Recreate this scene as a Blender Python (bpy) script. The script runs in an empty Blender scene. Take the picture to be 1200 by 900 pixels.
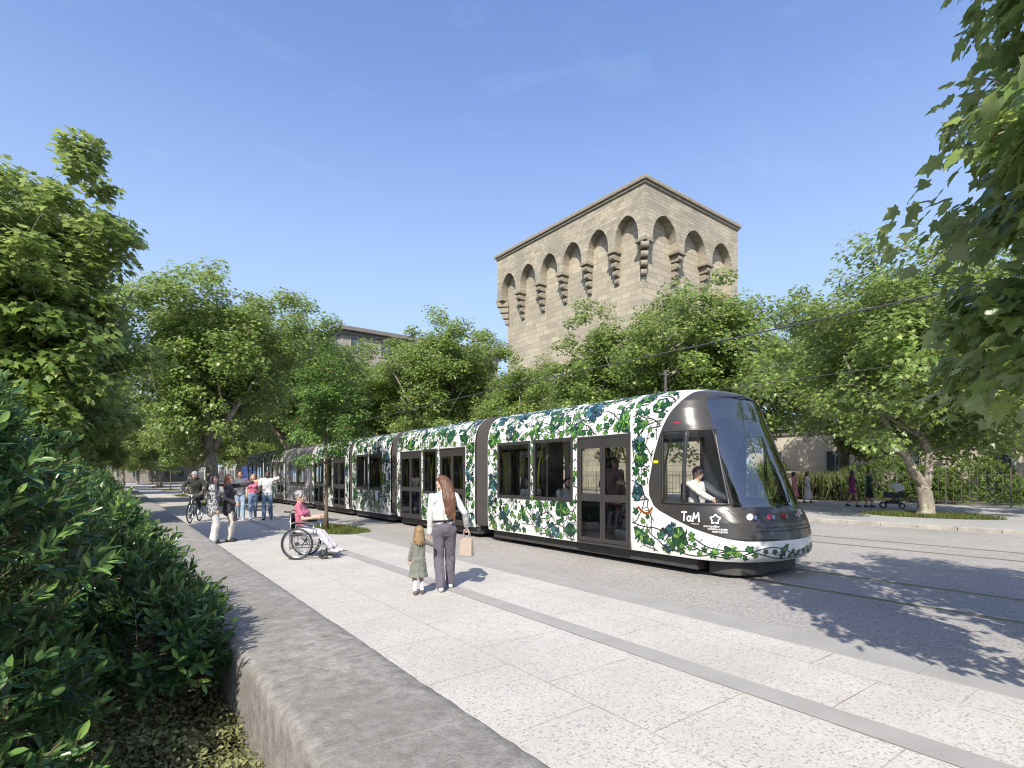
import bpy, bmesh, math, random
import numpy as np
from mathutils import Vector, Matrix, noise as mnoise

PI = math.pi
R = math.radians
scene = bpy.context.scene
COL = scene.collection
random.seed(7)

# ------------------------------------------------------------------ camera frame
CAM_H = 1.65
YAW = math.atan(465 / 630)            # clockwise from the street direction (+Y)
SA, CA = math.sin(YAW), math.cos(YAW)


# ------------------------------------------------------------------ mesh builder
class MB:
    def __init__(s):
        s.v = []; s.f = []; s.m = []

    def add(s, vs, fs, m=0):
        o = len(s.v)
        s.v += [tuple(v) for v in vs]
        s.f += [tuple(o + i for i in f) for f in fs]
        s.m += [m] * len(fs)

    def box(s, lo, hi, m=0):
        x0, y0, z0 = lo; x1, y1, z1 = hi
        s.add([(x0, y0, z0), (x1, y0, z0), (x1, y1, z0), (x0, y1, z0), (x0, y0, z1), (x1, y0, z1), (x1, y1, z1), (x0, y1, z1)],
              [(0, 3, 2, 1), (4, 5, 6, 7), (0, 1, 5, 4), (1, 2, 6, 5), (2, 3, 7, 6), (3, 0, 4, 7)], m)

    def tube(s, pts, rads, n=8, m=0, cap=True, flat=1.0):
        pts = [Vector(p) for p in pts]
        if not isinstance(rads, (list, tuple)):
            rads = [rads] * len(pts)
        o = len(s.v); prev = None
        for i, p in enumerate(pts):
            if i == 0: t = pts[1] - p
            elif i == len(pts) - 1: t = p - pts[i - 1]
            else: t = pts[i + 1] - pts[i - 1]
            if t.length < 1e-9: t = Vector((0, 0, 1))
            t.normalize()
            if prev is None:
                ref = Vector((0, 0, 1)) if abs(t.z) < .9 else Vector((0, 1, 0))
                a = t.cross(ref).normalized()
            else:
                a = prev - t * prev.dot(t)
                a = a.normalized() if a.length > 1e-6 else t.orthogonal().normalized()
            b = t.cross(a).normalized(); prev = a
            for k in range(n):
                an = 2 * PI * k / n
                s.v.append(tuple(p + (a * math.cos(an) + b * math.sin(an) * flat) * rads[i]))
        for i in range(len(pts) - 1):
            for k in range(n):
                k2 = (k + 1) % n
                s.f.append((o + i * n + k, o + i * n + k2, o + (i + 1) * n + k2, o + (i + 1) * n + k)); s.m.append(m)
        if cap:
            s.f.append(tuple(o + k for k in reversed(range(n)))); s.m.append(m)
            e = o + (len(pts) - 1) * n
            s.f.append(tuple(e + k for k in range(n))); s.m.append(m)

    def bar(s, a, b, w, h, m=0, up=(0, 0, 1)):
        a, b = Vector(a), Vector(b); t = (b - a).normalized(); up = Vector(up)
        if abs(t.dot(up)) > .95: up = Vector((1, 0, 0))
        x = t.cross(up).normalized() * (w / 2); y = x.cross(t).normalized() * (h / 2)
        s.add([a - x - y, a + x - y, a + x + y, a - x + y, b - x - y, b + x - y, b + x + y, b - x + y],
              [(0, 3, 2, 1), (4, 5, 6, 7), (0, 1, 5, 4), (1, 2, 6, 5), (2, 3, 7, 6), (3, 0, 4, 7)], m)

    def ell(s, c, r, mat=None, nu=14, nv=9, m=0):
        c = Vector(c)
        if not isinstance(r, (list, tuple)): r = (r, r, r)
        vs = []
        for j in range(1, nv):
            th = PI * j / nv
            for i in range(nu):
                ph = 2 * PI * i / nu
                p = Vector((r[0] * math.sin(th) * math.cos(ph), r[1] * math.sin(th) * math.sin(ph), r[2] * math.cos(th)))
                vs.append(c + (mat @ p if mat else p))
        pt = Vector((0, 0, r[2]))
        vs.append(c + (mat @ pt if mat else pt)); vs.append(c - (mat @ pt if mat else pt))
        T = len(vs) - 2; B = T + 1; fs = []
        for j in range(nv - 2):
            for i in range(nu):
                i2 = (i + 1) % nu
                fs.append((j * nu + i, (j + 1) * nu + i, (j + 1) * nu + i2, j * nu + i2))
        for i in range(nu):
            i2 = (i + 1) % nu
            fs.append((T, i, i2)); fs.append((B, (nv - 2) * nu + i2, (nv - 2) * nu + i))
        s.add(vs, fs, m)

    def ring(s, c, axis, Rr, r, n=32, k=8, m=0, a0=0, a1=2 * PI):
        c = Vector(c); axis = Vector(axis).normalized(); u = axis.orthogonal().normalized(); w = axis.cross(u)
        full = abs(a1 - a0 - 2 * PI) < 1e-6
        pts = [c + (u * math.cos(a0 + (a1 - a0) * i / n) + w * math.sin(a0 + (a1 - a0) * i / n)) * Rr for i in range(n + 1)]
        s.tube(pts, r, k, m, cap=not full)

    def disc(s, c, axis, r, thick, n=20, m=0):
        c = Vector(c); a = Vector(axis).normalized() * thick / 2
        s.tube([c - a, c + a], r, n, m)

    def prism(s, poly, ext, m=0):
        """poly: 3D points of a planar outline, ext: extrusion vector"""
        n = len(poly); e = Vector(ext)
        vs = [Vector(p) for p in poly] + [Vector(p) + e for p in poly]
        fs = [tuple(reversed(range(n))), tuple(range(n, 2 * n))] + [(i, (i + 1) % n, n + (i + 1) % n, n + i) for i in range(n)]
        s.add(vs, fs, m)

    def mesh(s, name, mats, smooth=False):
        me = bpy.data.meshes.new(name)
        me.from_pydata(s.v, [], s.f)
        for mt in (mats if isinstance(mats, (list, tuple)) else [mats]): me.materials.append(mt)
        if len(me.materials) > 1: me.polygons.foreach_set('material_index', s.m)
        if smooth: me.polygons.foreach_set('use_smooth', [True] * len(s.f))
        me.update()
        return me

    def build(s, name, mats, parent=None, smooth=False, bevel=0, fix=False):
        me = s.mesh(name, mats, smooth)
        if fix:
            bm = bmesh.new(); bm.from_mesh(me); bmesh.ops.recalc_face_normals(bm, faces=bm.faces); bm.to_mesh(me); bm.free()
        return link(name, me, parent, bevel, smooth)


def link(name, me, parent=None, bevel=0, smooth=False):
    o = bpy.data.objects.new(name, me); COL.objects.link(o)
    if parent: o.parent = parent
    if bevel:
        b = o.modifiers.new('bevel', 'BEVEL'); b.width = bevel; b.segments = 2; b.limit_method = 'ANGLE'; b.angle_limit = R(40)
    return o


def tag(o, label, cat, group=None):
    o['label'] = label; o['category'] = cat
    if group: o['group'] = group
    return o


def thing(name, label, cat, loc=(0, 0, 0), rz=0, group=None):
    o = bpy.data.objects.new(name, None); COL.objects.link(o)
    o.empty_display_size = .2
    o.location = loc; o.rotation_euler = (0, 0, rz)
    return tag(o, label, cat, group)


def structure(o, kind='structure'):
    o['kind'] = kind
    return o


# ------------------------------------------------------------------ materials
class NT:
    def __init__(s, name):
        s.mat = bpy.data.materials.new(name); s.mat.use_nodes = True
        s.t = s.mat.node_tree; s.n = s.t.nodes; s.l = s.t.links
        s.b = s.n['Principled BSDF']; s.out = s.n['Material Output']

    def node(s, typ, **kw):
        n = s.n.new(typ)
        for k, v in kw.items():
            if k in n.inputs.keys() if isinstance(k, str) else False: n.inputs[k].default_value = v
            else: setattr(n, k, v)
        return n

    def set(s, n, **kw):
        for k, v in kw.items(): n.inputs[k.replace('_', ' ')].default_value = v
        return n

    def link(s, a, b): s.l.new(a, b)

    def coord(s, scale=(1, 1, 1), kind='Object'):
        tc = s.n.new('ShaderNodeTexCoord'); mp = s.n.new('ShaderNodeMapping'); mp.inputs['Scale'].default_value = scale
        s.link(tc.outputs[kind], mp.inputs['Vector'])
        return mp.outputs['Vector']

    def noise(s, vec, scale, detail=4, rough=.55):
        n = s.n.new('ShaderNodeTexNoise'); n.inputs['Scale'].default_value = scale; n.inputs['Detail'].default_value = detail
        n.inputs['Roughness'].default_value = rough; s.link(vec, n.inputs['Vector'])
        return n.outputs['Fac']

    def vor(s, vec, scale, out='Distance', feature='F1'):
        n = s.n.new('ShaderNodeTexVoronoi'); n.inputs['Scale'].default_value = scale; n.feature = feature; s.link(vec, n.inputs['Vector'])
        return n.outputs[out]

    def ramp(s, fac, stops, interp='LINEAR'):
        n = s.n.new('ShaderNodeValToRGB'); cr = n.color_ramp; cr.interpolation = interp
        while len(cr.elements) < len(stops): cr.elements.new(.5)
        for e, (p, c) in zip(cr.elements, stops):
            e.position = p; e.color = (*c, 1) if len(c) == 3 else c
        s.link(fac, n.inputs['Fac'])
        return n.outputs['Color']

    def mix(s, fac, a, b, mode='MIX'):
        n = s.n.new('ShaderNodeMix'); n.data_type = 'RGBA'; n.blend_type = mode
        for k, x in ((0, fac), (6, a), (7, b)):
            if hasattr(x, 'is_linked') or isinstance(x, bpy.types.NodeSocket): s.link(x, n.inputs[k])
            else: n.inputs[k].default_value = (*x, 1) if isinstance(x, (tuple, list)) and len(x) == 3 else x
        return n.outputs[2]

    def math(s, op, a, b=None, c=None):
        n = s.n.new('ShaderNodeMath'); n.operation = op
        for k, x in enumerate((a, b, c)):
            if x is None: continue
            if isinstance(x, bpy.types.NodeSocket): s.link(x, n.inputs[k])
            else: n.inputs[k].default_value = x
        return n.outputs[0]

    def bump(s, h, strength=.3, dist=.02):
        n = s.n.new('ShaderNodeBump'); n.inputs['Strength'].default_value = strength; n.inputs['Distance'].default_value = dist
        s.link(h, n.inputs['Height']); s.link(n.outputs['Normal'], s.b.inputs['Normal'])

    def color(s, x):
        if isinstance(x, bpy.types.NodeSocket): s.link(x, s.b.inputs['Base Color'])
        else: s.b.inputs['Base Color'].default_value = (*x, 1)

    def rough(s, r): s.b.inputs['Roughness'].default_value = r


def M(name, col, rough=.6, var=.25, scale=6.0, bump=0.0, bscale=40.0, metal=0.0, spec=.5, coat=0.0):
    """plain surface with a soft procedural variation in colour and relief"""
    t = NT(name); v = t.coord()
    n = t.noise(v, scale, 5)
    lo = tuple(c * (1 - var) for c in col); hi = tuple(min(1, c * (1 + var * .7)) for c in col)
    t.color(t.ramp(n, [(.3, lo), (.7, hi)]))
    t.rough(rough); t.b.inputs['Metallic'].default_value = metal; t.b.inputs['Specular IOR Level'].default_value = spec
    if coat: t.b.inputs['Coat Weight'].default_value = coat; t.b.inputs['Coat Roughness'].default_value = .05
    if bump: t.bump(t.noise(v, bscale, 4), bump, .01)
    return t.mat


def glass(name, tint, refl=1.45, rough=.02):
    t = NT(name); t.n.remove(t.b)
    tr = t.n.new('ShaderNodeBsdfTransparent'); tr.inputs['Color'].default_value = (*tint, 1)
    gl = t.n.new('ShaderNodeBsdfGlossy'); gl.inputs['Roughness'].default_value = rough
    fr = t.n.new('ShaderNodeFresnel'); fr.inputs['IOR'].default_value = refl
    mx = t.n.new('ShaderNodeMixShader')
    t.link(fr.outputs[0], mx.inputs[0]); t.link(tr.outputs[0], mx.inputs[1]); t.link(gl.outputs[0], mx.inputs[2])
    t.link(mx.outputs[0], t.out.inputs['Surface'])
    return t.mat


def leaf_mat(name, dark, mid, light, trans=.35, rough=.45, back=None):
    t = NT(name)
    at = t.n.new('ShaderNodeAttribute'); at.attribute_name = 'tint'
    c = t.ramp(at.outputs['Fac'], [(0, dark), (.5, mid), (1, light)])
    if back:
        g = t.n.new('ShaderNodeNewGeometry')
        c2 = t.mix(g.outputs['Backfacing'], c, t.mix(.55, c, back))
    else: c2 = c
    t.color(c2); t.rough(rough); t.b.inputs['Specular IOR Level'].default_value = .4
    tl = t.n.new('ShaderNodeBsdfTranslucent')
    t.link(t.mix(.5, c, tuple(min(1, x * 1.6) for x in light)), tl.inputs['Color'])
    mx = t.n.new('ShaderNodeMixShader'); mx.inputs[0].default_value = trans
    t.link(t.b.outputs[0], mx.inputs[1]); t.link(tl.outputs[0], mx.inputs[2]); t.link(mx.outputs[0], t.out.inputs['Surface'])
    return t.mat


def stone_mat(name, base, dark, bw, bh, mortar=.02, bump=.6, var=.5, rot=False):
    """coursed stone: u = x + y along any axis-aligned wall face, v = z"""
    t = NT(name)
    tc = t.n.new('ShaderNodeTexCoord'); sp = t.n.new('ShaderNodeSeparateXYZ'); t.link(tc.outputs['Object'], sp.inputs[0])
    u = t.math('ADD', sp.outputs[0], sp.outputs[1])
    nz = t.noise(tc.outputs['Object'], 1.4, 2)
    wob = t.math('MULTIPLY', t.math('SUBTRACT', nz, .5), .22)
    cb = t.n.new('ShaderNodeCombineXYZ'); t.link(t.math('ADD', u, wob), cb.inputs[0]); t.link(t.math('ADD', sp.outputs[2], wob), cb.inputs[1])
    br = t.n.new('ShaderNodeTexBrick'); t.link(cb.outputs[0], br.inputs['Vector'])
    for k, x in (('Scale', 1.0), ('Brick Width', bw), ('Row Height', bh), ('Mortar Size', mortar), ('Mortar Smooth', .3), ('Bias', 0.0)): br.inputs[k].default_value = x
    br.inputs['Color1'].default_value = (0, 0, 0, 1); br.inputs['Color2'].default_value = (1, 1, 1, 1); br.inputs['Mortar'].default_value = (.35, .35, .35, 1)
    br.squash = 1.35; br.squash_frequency = 3; br.offset_frequency = 2; br.offset = .43
    fine = t.noise(tc.outputs['Object'], 9, 6, .65); big = t.noise(tc.outputs['Object'], .35, 4)
    f = t.math('ADD', t.math('MULTIPLY', br.outputs['Color'], .4), t.math('MULTIPLY', fine, .6))
    c = t.ramp(f, [(.2, tuple(x * (1 - var * .75) for x in base)), (.5, base), (.85, tuple(min(1, x * (1 + var * .45)) for x in base))])
    c = t.mix(t.ramp(big, [(.42, (0, 0, 0)), (.62, (.65, .65, .65))]), c, dark)
    c = t.mix(t.math('MULTIPLY', br.outputs['Fac'], .55), c, tuple(x * .55 for x in base))
    t.color(c); t.rough(.92); t.b.inputs['Specular IOR Level'].default_value = .15
    h = t.math('SUBTRACT', t.math('ADD', t.math('MULTIPLY', fine, .7), t.math('MULTIPLY', br.outputs['Color'], .35)), t.math('MULTIPLY', br.outputs['Fac'], .8))
    t.bump(h, bump, .06)
    return t.mat


MAT = {}
MAT['white_paint'] = M('white_paint', (.66, .66, .635), .28, .03, 3, coat=.25)
MAT['dark_paint'] = M('dark_paint', (.040, .037, .035), .36, .1, 3)
MAT['dark_trim'] = M('dark_trim', (.035, .034, .034), .35, .1)
MAT['black_rubber'] = M('black_rubber', (.02, .02, .021), .6, .2)
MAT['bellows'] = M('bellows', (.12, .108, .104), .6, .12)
MAT['bellows_shaded_fold'] = M('bellows_shaded_fold', (.045, .040, .038), .7, .1)  # darker copy of the bellows colour, painted shade for the folds
MAT['silver_paint'] = M('silver_paint', (.30, .30, .32), .3, .2, 14)
MAT['underframe'] = M('underframe', (.05, .047, .045), .7, .3)
MAT['steel'] = M('steel', (.45, .45, .46), .3, .1, metal=1)
MAT['rail_steel'] = M('rail_steel', (.33, .29, .20), .42, .3, 8, metal=.6)
MAT['yellow'] = M('yellow', (.62, .55, .03), .4, .06)
MAT['grey_inside'] = M('grey_inside', (.30, .30, .30), .6, .08)
MAT['seat_cloth'] = M('seat_cloth', (.05, .08, .07), .8, .2)
MAT['glass'] = glass('tinted_glass', (.96, .98, .97), 1.36)
MAT['door_glass'] = glass('door_glass', (.90, .92, .91), 1.4)
MAT['screen_glass'] = glass('windscreen_glass', (.90, .93, .95), 3.2)
MAT['lettering'] = M('lettering', (.85, .85, .85), .4, .02)
MAT['red_lens'] = M('red_lens', (.28, .015, .02), .15, .1, coat=.6)
MAT['clear_lens'] = M('clear_lens', (.75, .77, .78), .1, .1, 20, coat=.6)
# ------------------------------------------------------------------ ground surfaces
def paving_mat():
    t = NT('pale_speckled_paving')
    tc = t.n.new('ShaderNodeTexCoord'); sp = t.n.new('ShaderNodeSeparateXYZ'); t.link(tc.outputs['Object'], sp.inputs[0])
    cb = t.n.new('ShaderNodeCombineXYZ')
    t.link(t.math('ADD', sp.outputs[1], -.16), cb.inputs[0]); t.link(t.math('ADD', sp.outputs[0], .44), cb.inputs[1])   # joints at x = 1.70, 2.77, 3.84 ...
    br = t.n.new('ShaderNodeTexBrick'); t.link(cb.outputs[0], br.inputs['Vector'])
    for k, x in (('Scale', 1.0), ('Brick Width', 1.04), ('Row Height', 1.07), ('Mortar Size', .0065), ('Mortar Smooth', .2), ('Bias', 0.0)): br.inputs[k].default_value = x
    br.offset = .5; br.squash = 1
    br.inputs['Color1'].default_value = (0, 0, 0, 1); br.inputs['Color2'].default_value = (1, 1, 1, 1)
    v = tc.outputs['Object']
    v1 = t.vor(v, 44, 'Color'); sx = t.n.new('ShaderNodeSeparateColor'); t.link(v1, sx.inputs[0])
    d1 = t.vor(v, 44, 'Distance')
    chip = t.math('MULTIPLY', t.math('GREATER_THAN', sx.outputs[0], .50), t.math('LESS_THAN', d1, .44))
    v2 = t.vor(v, 90, 'Color'); s2 = t.n.new('ShaderNodeSeparateColor'); t.link(v2, s2.inputs[0])
    small = t.math('GREATER_THAN', s2.outputs[1], .72)
    big = t.noise(v, .9, 4)
    base = t.ramp(big, [(.3, (.43, .408, .370)), (.7, (.515, .49, .447))])
    base = t.mix(t.math('MULTIPLY', br.outputs['Color'], .10), base, (.40, .38, .35))
    chipcol = t.ramp(sx.outputs[1], [(.1, (.15, .145, .14)), (.5, (.27, .26, .245)), (.9, (.37, .35, .32))])
    c = t.mix(t.math('MULTIPLY', small, .35), base, (.26, .25, .25))
    c = t.mix(t.math('MULTIPLY', chip, .62), c, chipcol)
    jn = t.ramp(t.noise(v, 1.3, 3), [(.38, (.40, .40, .40)), (.60, (1, 1, 1))])
    jf = t.math('MULTIPLY', br.outputs['Fac'], jn)
    stain = t.noise(v, 3.5, 5)
    dirt = t.ramp(t.noise(v, .55, 6, .65), [(.46, (0, 0, 0)), (.72, (.30, .30, .30))])
    c = t.mix(dirt, c, (.30, .275, .24))
    c = t.mix(t.math('MULTIPLY', jf, .85), c, t.ramp(stain, [(.4, (.15, .14, .13)), (.6, (.32, .26, .17))]))
    t.color(c); t.rough(.8); t.b.inputs['Specular IOR Level'].default_value = .25
    h = t.math('SUBTRACT', t.math('MULTIPLY', t.noise(v, 60, 3), .5), t.math('MULTIPLY', br.outputs['Fac'], 1.0))
    t.bump(h, .25, .006)
    return t.mat


def asphalt_mat(name, lo, hi, chip):
    t = NT(name); v = t.coord()
    a = t.noise(v, .5, 4); b = t.noise(v, 70, 3, .7)
    s2 = t.n.new('ShaderNodeSeparateColor'); t.link(t.vor(v, 55, 'Color'), s2.inputs[0])
    c = t.ramp(a, [(.3, lo), (.7, hi)])
    c = t.mix(t.math('MULTIPLY', t.math('GREATER_THAN', s2.outputs[0], .66), .5), c, chip)
    c = t.mix(t.math('MULTIPLY', t.math('GREATER_THAN', s2.outputs[1], .74), .5), c, tuple(x * .45 for x in lo))
    pt = t.noise(t.coord((1, .06, 1)), 1.6, 5, .6)
    c = t.mix(t.ramp(pt, [(.5, (0, 0, 0)), (.75, (.3, .3, .3))]), c, tuple(x * .7 for x in lo))
    t.color(c); t.rough(.9); t.b.inputs['Specular IOR Level'].default_value = .25
    t.bump(b, .5, .008)
    return t.mat


MAT['paving'] = paving_mat()
MAT['asphalt'] = asphalt_mat('exposed_aggregate_asphalt', (.275, .260, .238), (.345, .325, .298), (.43, .405, .375))
MAT['side_path'] = asphalt_mat('grey_pavement', (.30, .30, .30), (.38, .375, .36), (.46, .45, .43))
MAT['soil'] = M('soil', (.05, .04, .028), .95, .4, 8, .8, 30)
MAT['grey_band'] = M('grey_stone_band', (.30, .288, .270), .8, .1, 2.5, .25, 90)
MAT['pale_stone'] = M('pale_kerb_stone', (.36, .335, .29), .85, .25, 3, .4, 30)
MAT['earth'] = M('gravel_ground', (.30, .28, .25), .95, .2, 1.5, .5, 40)


def sheet(name, x0, x1, y0, y1, z, m):
    b = MB(); b.add([(x0, y0, z), (x1, y0, z), (x1, y1, z), (x0, y1, z)], [(0, 1, 2, 3)])
    return structure(b.build(name, m))


sheet('ground', -400, 600, -300, 900, -.012, MAT['earth'])
sheet('planting_bed', -9, .9, -6, 44, -.004, MAT['soil'])
sheet('pavement', 1.0, 5.35, -8, 140, 0.0, MAT['paving'])
sheet('roadway', 5.85, 20.1, -60, 260, 0.0, MAT['asphalt'])
sheet('pavement_band', 3.84, 4.095, -8, 140, .004, MAT['grey_band'])
b = MB()
y = -8.0; rng = random.Random(3)
while y < 140:
    b.box((5.35, y, -.2), (5.848, y + 1.194, .006)); y += 1.2
structure(b.build('kerb_band', MAT['grey_band'], bevel=.004))
# raised pavement on the far side with its kerb stones
sheet('side_pavement', 20.4, 60, -60, 260, .11, MAT['side_path'])
b = MB(); y = -40
while y < 150:
    b.box((20.1, y, -.2), (20.398, y + .985, .12)); y += 1.0
structure(b.build('kerb', MAT['pale_stone'], bevel=.015))

# tram rails: grooved rails set in the roadway, each with a dark flangeway and a steel head
for cx, nm in ((8.85, 'rail_track'), (14.65, 'rail_track')):
    b = MB()
    for sx in (-1, 1):
        x = cx + sx * .735
        b.box((x - .045, -60, .001), (x + .030, 260, .007), 0)
        b.box((x + .030, -60, .001), (x + .068, 260, .004), 1)
        b.box((x + .068, -60, .001), (x + .090, 260, .006), 0)
        b.box((x - .16, -60, .0005), (x - .045, 260, .0025), 2)
        b.box((x + .090, -60, .0005), (x + .20, 260, .0025), 2)
    structure(b.build(nm, [MAT['rail_steel'], MAT['black_rubber'], MAT['grey_band']]))


# ------------------------------------------------------------------ low stone wall beside the planting
def wall_mat():
    t = NT('weathered_limestone'); v = t.coord()
    a = t.noise(v, 1.6, 6, .6); c1 = t.noise(v, 11, 10, .78); c2 = t.noise(v, 85, 5, .75)
    c = t.ramp(c1, [(.28, (.11, .105, .095)), (.5, (.285, .272, .245)), (.72, (.47, .455, .42))])
    c = t.mix(t.ramp(a, [(.4, (0, 0, 0)), (.65, (.75, .75, .75))]), c, (.225, .214, .192))
    s2 = t.n.new('ShaderNodeSeparateColor'); t.link(t.vor(v, 26, 'Color'), s2.inputs[0])
    c = t.mix(t.math('MULTIPLY', t.math('GREATER_THAN', s2.outputs[0], .86), .16), c, (.42, .405, .38))
    c = t.mix(t.ramp(c2, [(.56, (0, 0, 0)), (.68, (.75, .75, .75))]), c, (.12, .115, .10))
    crk = t.vor(v, 1.3, 'Distance', 'DISTANCE_TO_EDGE')
    c = t.mix(t.ramp(crk, [(.0, (.45, .45, .45)), (.012, (0, 0, 0))]), c, (.40, .39, .37))
    t.color(c); t.rough(.93); t.b.inputs['Specular IOR Level'].default_value = .15
    t.bump(t.math('ADD', t.math('MULTIPLY', c1, .8), t.math('MULTIPLY', c2, .35)), .75, .03)
    return t.mat


MAT['wall'] = wall_mat()
prof = [(.60, -.3), (.60, 0), (.603, .25), (.606, .49), (.614, .535), (.636, .560), (.68, .568), (.80, .571), (.95, .572), (1.10, .570), (1.24, .566), (1.30, .555), (1.335, .53), (1.355, .48), (1.36, .25), (1.36, -.05)]
b = MB(); ny = 620; y0, y1 = .25, 62.0; np_ = len(prof)
for i in range(ny + 1):
    y = y0 + (y1 - y0) * (i / ny) ** 2.2
    for (x, z) in prof:
        n1 = mnoise.noise(Vector((x * 1.5, y * .9, z * 1.5))); n2 = mnoise.noise(Vector((x * 6, y * 5, z * 6 + 9)))
        n3 = mnoise.noise(Vector((x * 17, y * 14, z * 17))); k = .004 * n1 + .0035 * n2 + .0028 * n3
        nx = (x - .98) / .38
        b.v.append((x + nx * k, y, z + (k if z > .4 else 0)))
for i in range(ny):
    for j in range(np_ - 1):
        b.f.append((i * np_ + j, (i + 1) * np_ + j, (i + 1) * np_ + j + 1, i * np_ + j + 1)); b.m.append(0)
b.f.append(tuple(range(np_))); b.m.append(0); b.f.append(tuple(reversed([ny * np_ + j for j in range(np_)]))); b.m.append(0)
tag(b.build('stone_wall', MAT['wall'], smooth=True, fix=True), 'long low weathered limestone wall with rounded top between the hedge and the pavement', 'wall')

# ------------------------------------------------------------------ medieval tower
MAT['tower_upper'] = stone_mat('tower_upper_stone', (.375, .332, .255), (.25, .225, .185), .74, .30, .012, .8, .5)
MAT['tower_lower'] = stone_mat('tower_lower_stone', (.41, .365, .28), (.30, .265, .21), 1.15, .50, .014, .95, .45)
MAT['tower_trim'] = M('tower_trim_stone', (.25, .22, .17), .9, .3, 4, .6, 20)
TW, TD, TH = 20.4, 14.2, 25.8        # along the street, depth, height
tower = thing('stone_tower', 'tall square medieval stone tower with pointed arches on stepped corbels rising behind the trees', 'tower', (34.85, 28.9, 0), R(1.4))
INS = .85
b = MB(); b.box((INS, INS, -1), (TD - INS, TW - INS, TH - .3)); b.build('wall', MAT['tower_lower'], tower)
ZS, ZP = 21.2, 23.65                  # string course, arch apex


def arch_face(L, n, pier):
    """outline (u, z) of the upper band with n pointed arch openings cut into its lower edge"""
    out = [(0, TH)]
    w = (L - pier * (n + 1)) / n
    out.append((0, ZS))
    for i in range(n):
        u0 = pier + i * (w + pier); u1 = u0 + w
        out.append((u0, ZS))
        spring = ZS + .35; out.append((u0, spring))
        rise = ZP - spring; mid = (u0 + u1) / 2
        for k in range(1, 9):
            tt = k / 8; out.append((u0 + (mid - u0) * (1 - math.cos(tt * PI / 2 * .92)) / (1 - math.cos(PI / 2 * .92)), spring + rise * math.sin(tt * PI / 2 * .92) / math.sin(PI / 2 * .92)))
        for k in range(7, -1, -1):
            tt = k / 8; out.append((u1 - (u1 - mid) * (1 - math.cos(tt * PI / 2 * .92)) / (1 - math.cos(PI / 2 * .92)), spring + rise * math.sin(tt * PI / 2 * .92) / math.sin(PI / 2 * .92)))
        out.append((u1, ZS))
    out.append((L, ZS)); out.append((L, TH))
    return out, w


band = MB(); piers = []
for (L, n, pier, org, du, dn) in ((TW, 6, .72, (0, 0), (0, 1), (1, 0)), (TD, 3, 1.02, (0, 0), (1, 0), (0, 1)), (TW, 6, .72, (TD, 0), (0, 1), (-1, 0)), (TD, 3, 1.02, (0, TW), (1, 0), (0, -1))):
    out, w = arch_face(L, n, pier)
    T = INS + .05
    cut = T if du == (1, 0) else 0
    poly = []
    for (u, z) in out:
        uu = min(max(u, cut), L - cut)
        poly.append((org[0] + du[0] * uu, org[1] + du[1] * uu, z))
    if du == (1, 0):
        pass
    band.prism(poly, (dn[0] * T, dn[1] * T, 0))
    for i in range(n + 1):
        u = pier / 2 + i * (w + pier)
        if du == (1, 0) and i in (0, n): continue
        if i in (0, n) and org[0] > 0: continue
        if org[0] > 0 and du == (0, 1): continue
        if du == (1, 0) and org[1] > 0: continue
        piers.append((org[0] + du[0] * u, org[1] + du[1] * u, du, dn, pier, i in (0, n)))
b = MB(); b.box((TD - 1.3, .003, -1), (TD - .003, 1.3, ZS - .01)); b.box((TD - 1.3, -.08, ZS - .25), (TD + .08, 1.3, ZS + .004)); b.build('buttress', MAT['tower_lower'], tower)
band.build('parapet_band', MAT['tower_upper'], tower, fix=True)
b = MB()
b.box((-.28, -.28, TH), (TD + .28, TW + .28, TH + .34)); b.box((-.14, -.14, TH - .22), (TD + .14, TW + .14, TH - .002))
b.build('coping', MAT['tower_trim'], tower, bevel=.06)
for (px, py, du, dn, pier, corner) in piers:
    b = MB(); n = Vector((dn[0], dn[1], 0)); u = Vector((du[0], du[1], 0)); p0 = Vector((px, py, ZS))
    if corner:                          # diagonal corbel under each corner
        sx = 1 if px < TD / 2 else -1; sy = 1 if py < TW / 2 else -1
        p0 = Vector((.0 if px < TD / 2 else TD, 0 if py < TW / 2 else TW, ZS)); n = Vector((sx, sy, 0)).normalized(); u = Vector((-n.y, n.x, 0)); hw = .34; dep0 = 1.2
        b.box((p0.x - .12 if sx > 0 else p0.x - 1.0, p0.y - .12 if sy > 0 else p0.y - 1.0, ZS - .28), (p0.x + 1.0 if sx > 0 else p0.x + .12, p0.y + 1.0 if sy > 0 else p0.y + .12, ZS - .004))
    else:
        hw = .30; dep0 = INS
        c = p0 + n * (INS / 2 - .06) - Vector((0, 0, .14))
        b.bar(c - u * (pier * .62), c + u * (pier * .62), INS + .14, .24)
    z = ZS - .30
    for k in range(4):
        frac = 1 - k * .24
        dep = dep0 * frac + .06; hh = .66
        # a roll: box with a rounded nose
        prof2 = []
        base = p0 + n * (dep0 + .1); front = p0 + n * (dep0 + .02 - dep)
        zz0, zz1 = z - hh + .12, z
        pts = [base + Vector((0, 0, zz1 - ZS))]
        for q in range(7):
            an = PI / 2 - PI * q / 6
            pts.append(front + n * .22 + Vector((0, 0, (zz0 + zz1) / 2 - ZS)) + (-n) * math.cos(an) * .22 + Vector((0, 0, math.sin(an) * (zz1 - zz0) / 2)))
        pts.append(base + Vector((0, 0, zz0 - ZS)))
        w2 = hw * (1 - .09 * k)
        b.prism([p - u * w2 for p in pts], u * (2 * w2))
        z -= hh
    b.build('corbel', MAT['tower_trim'], tower, bevel=.03, fix=True)

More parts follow.
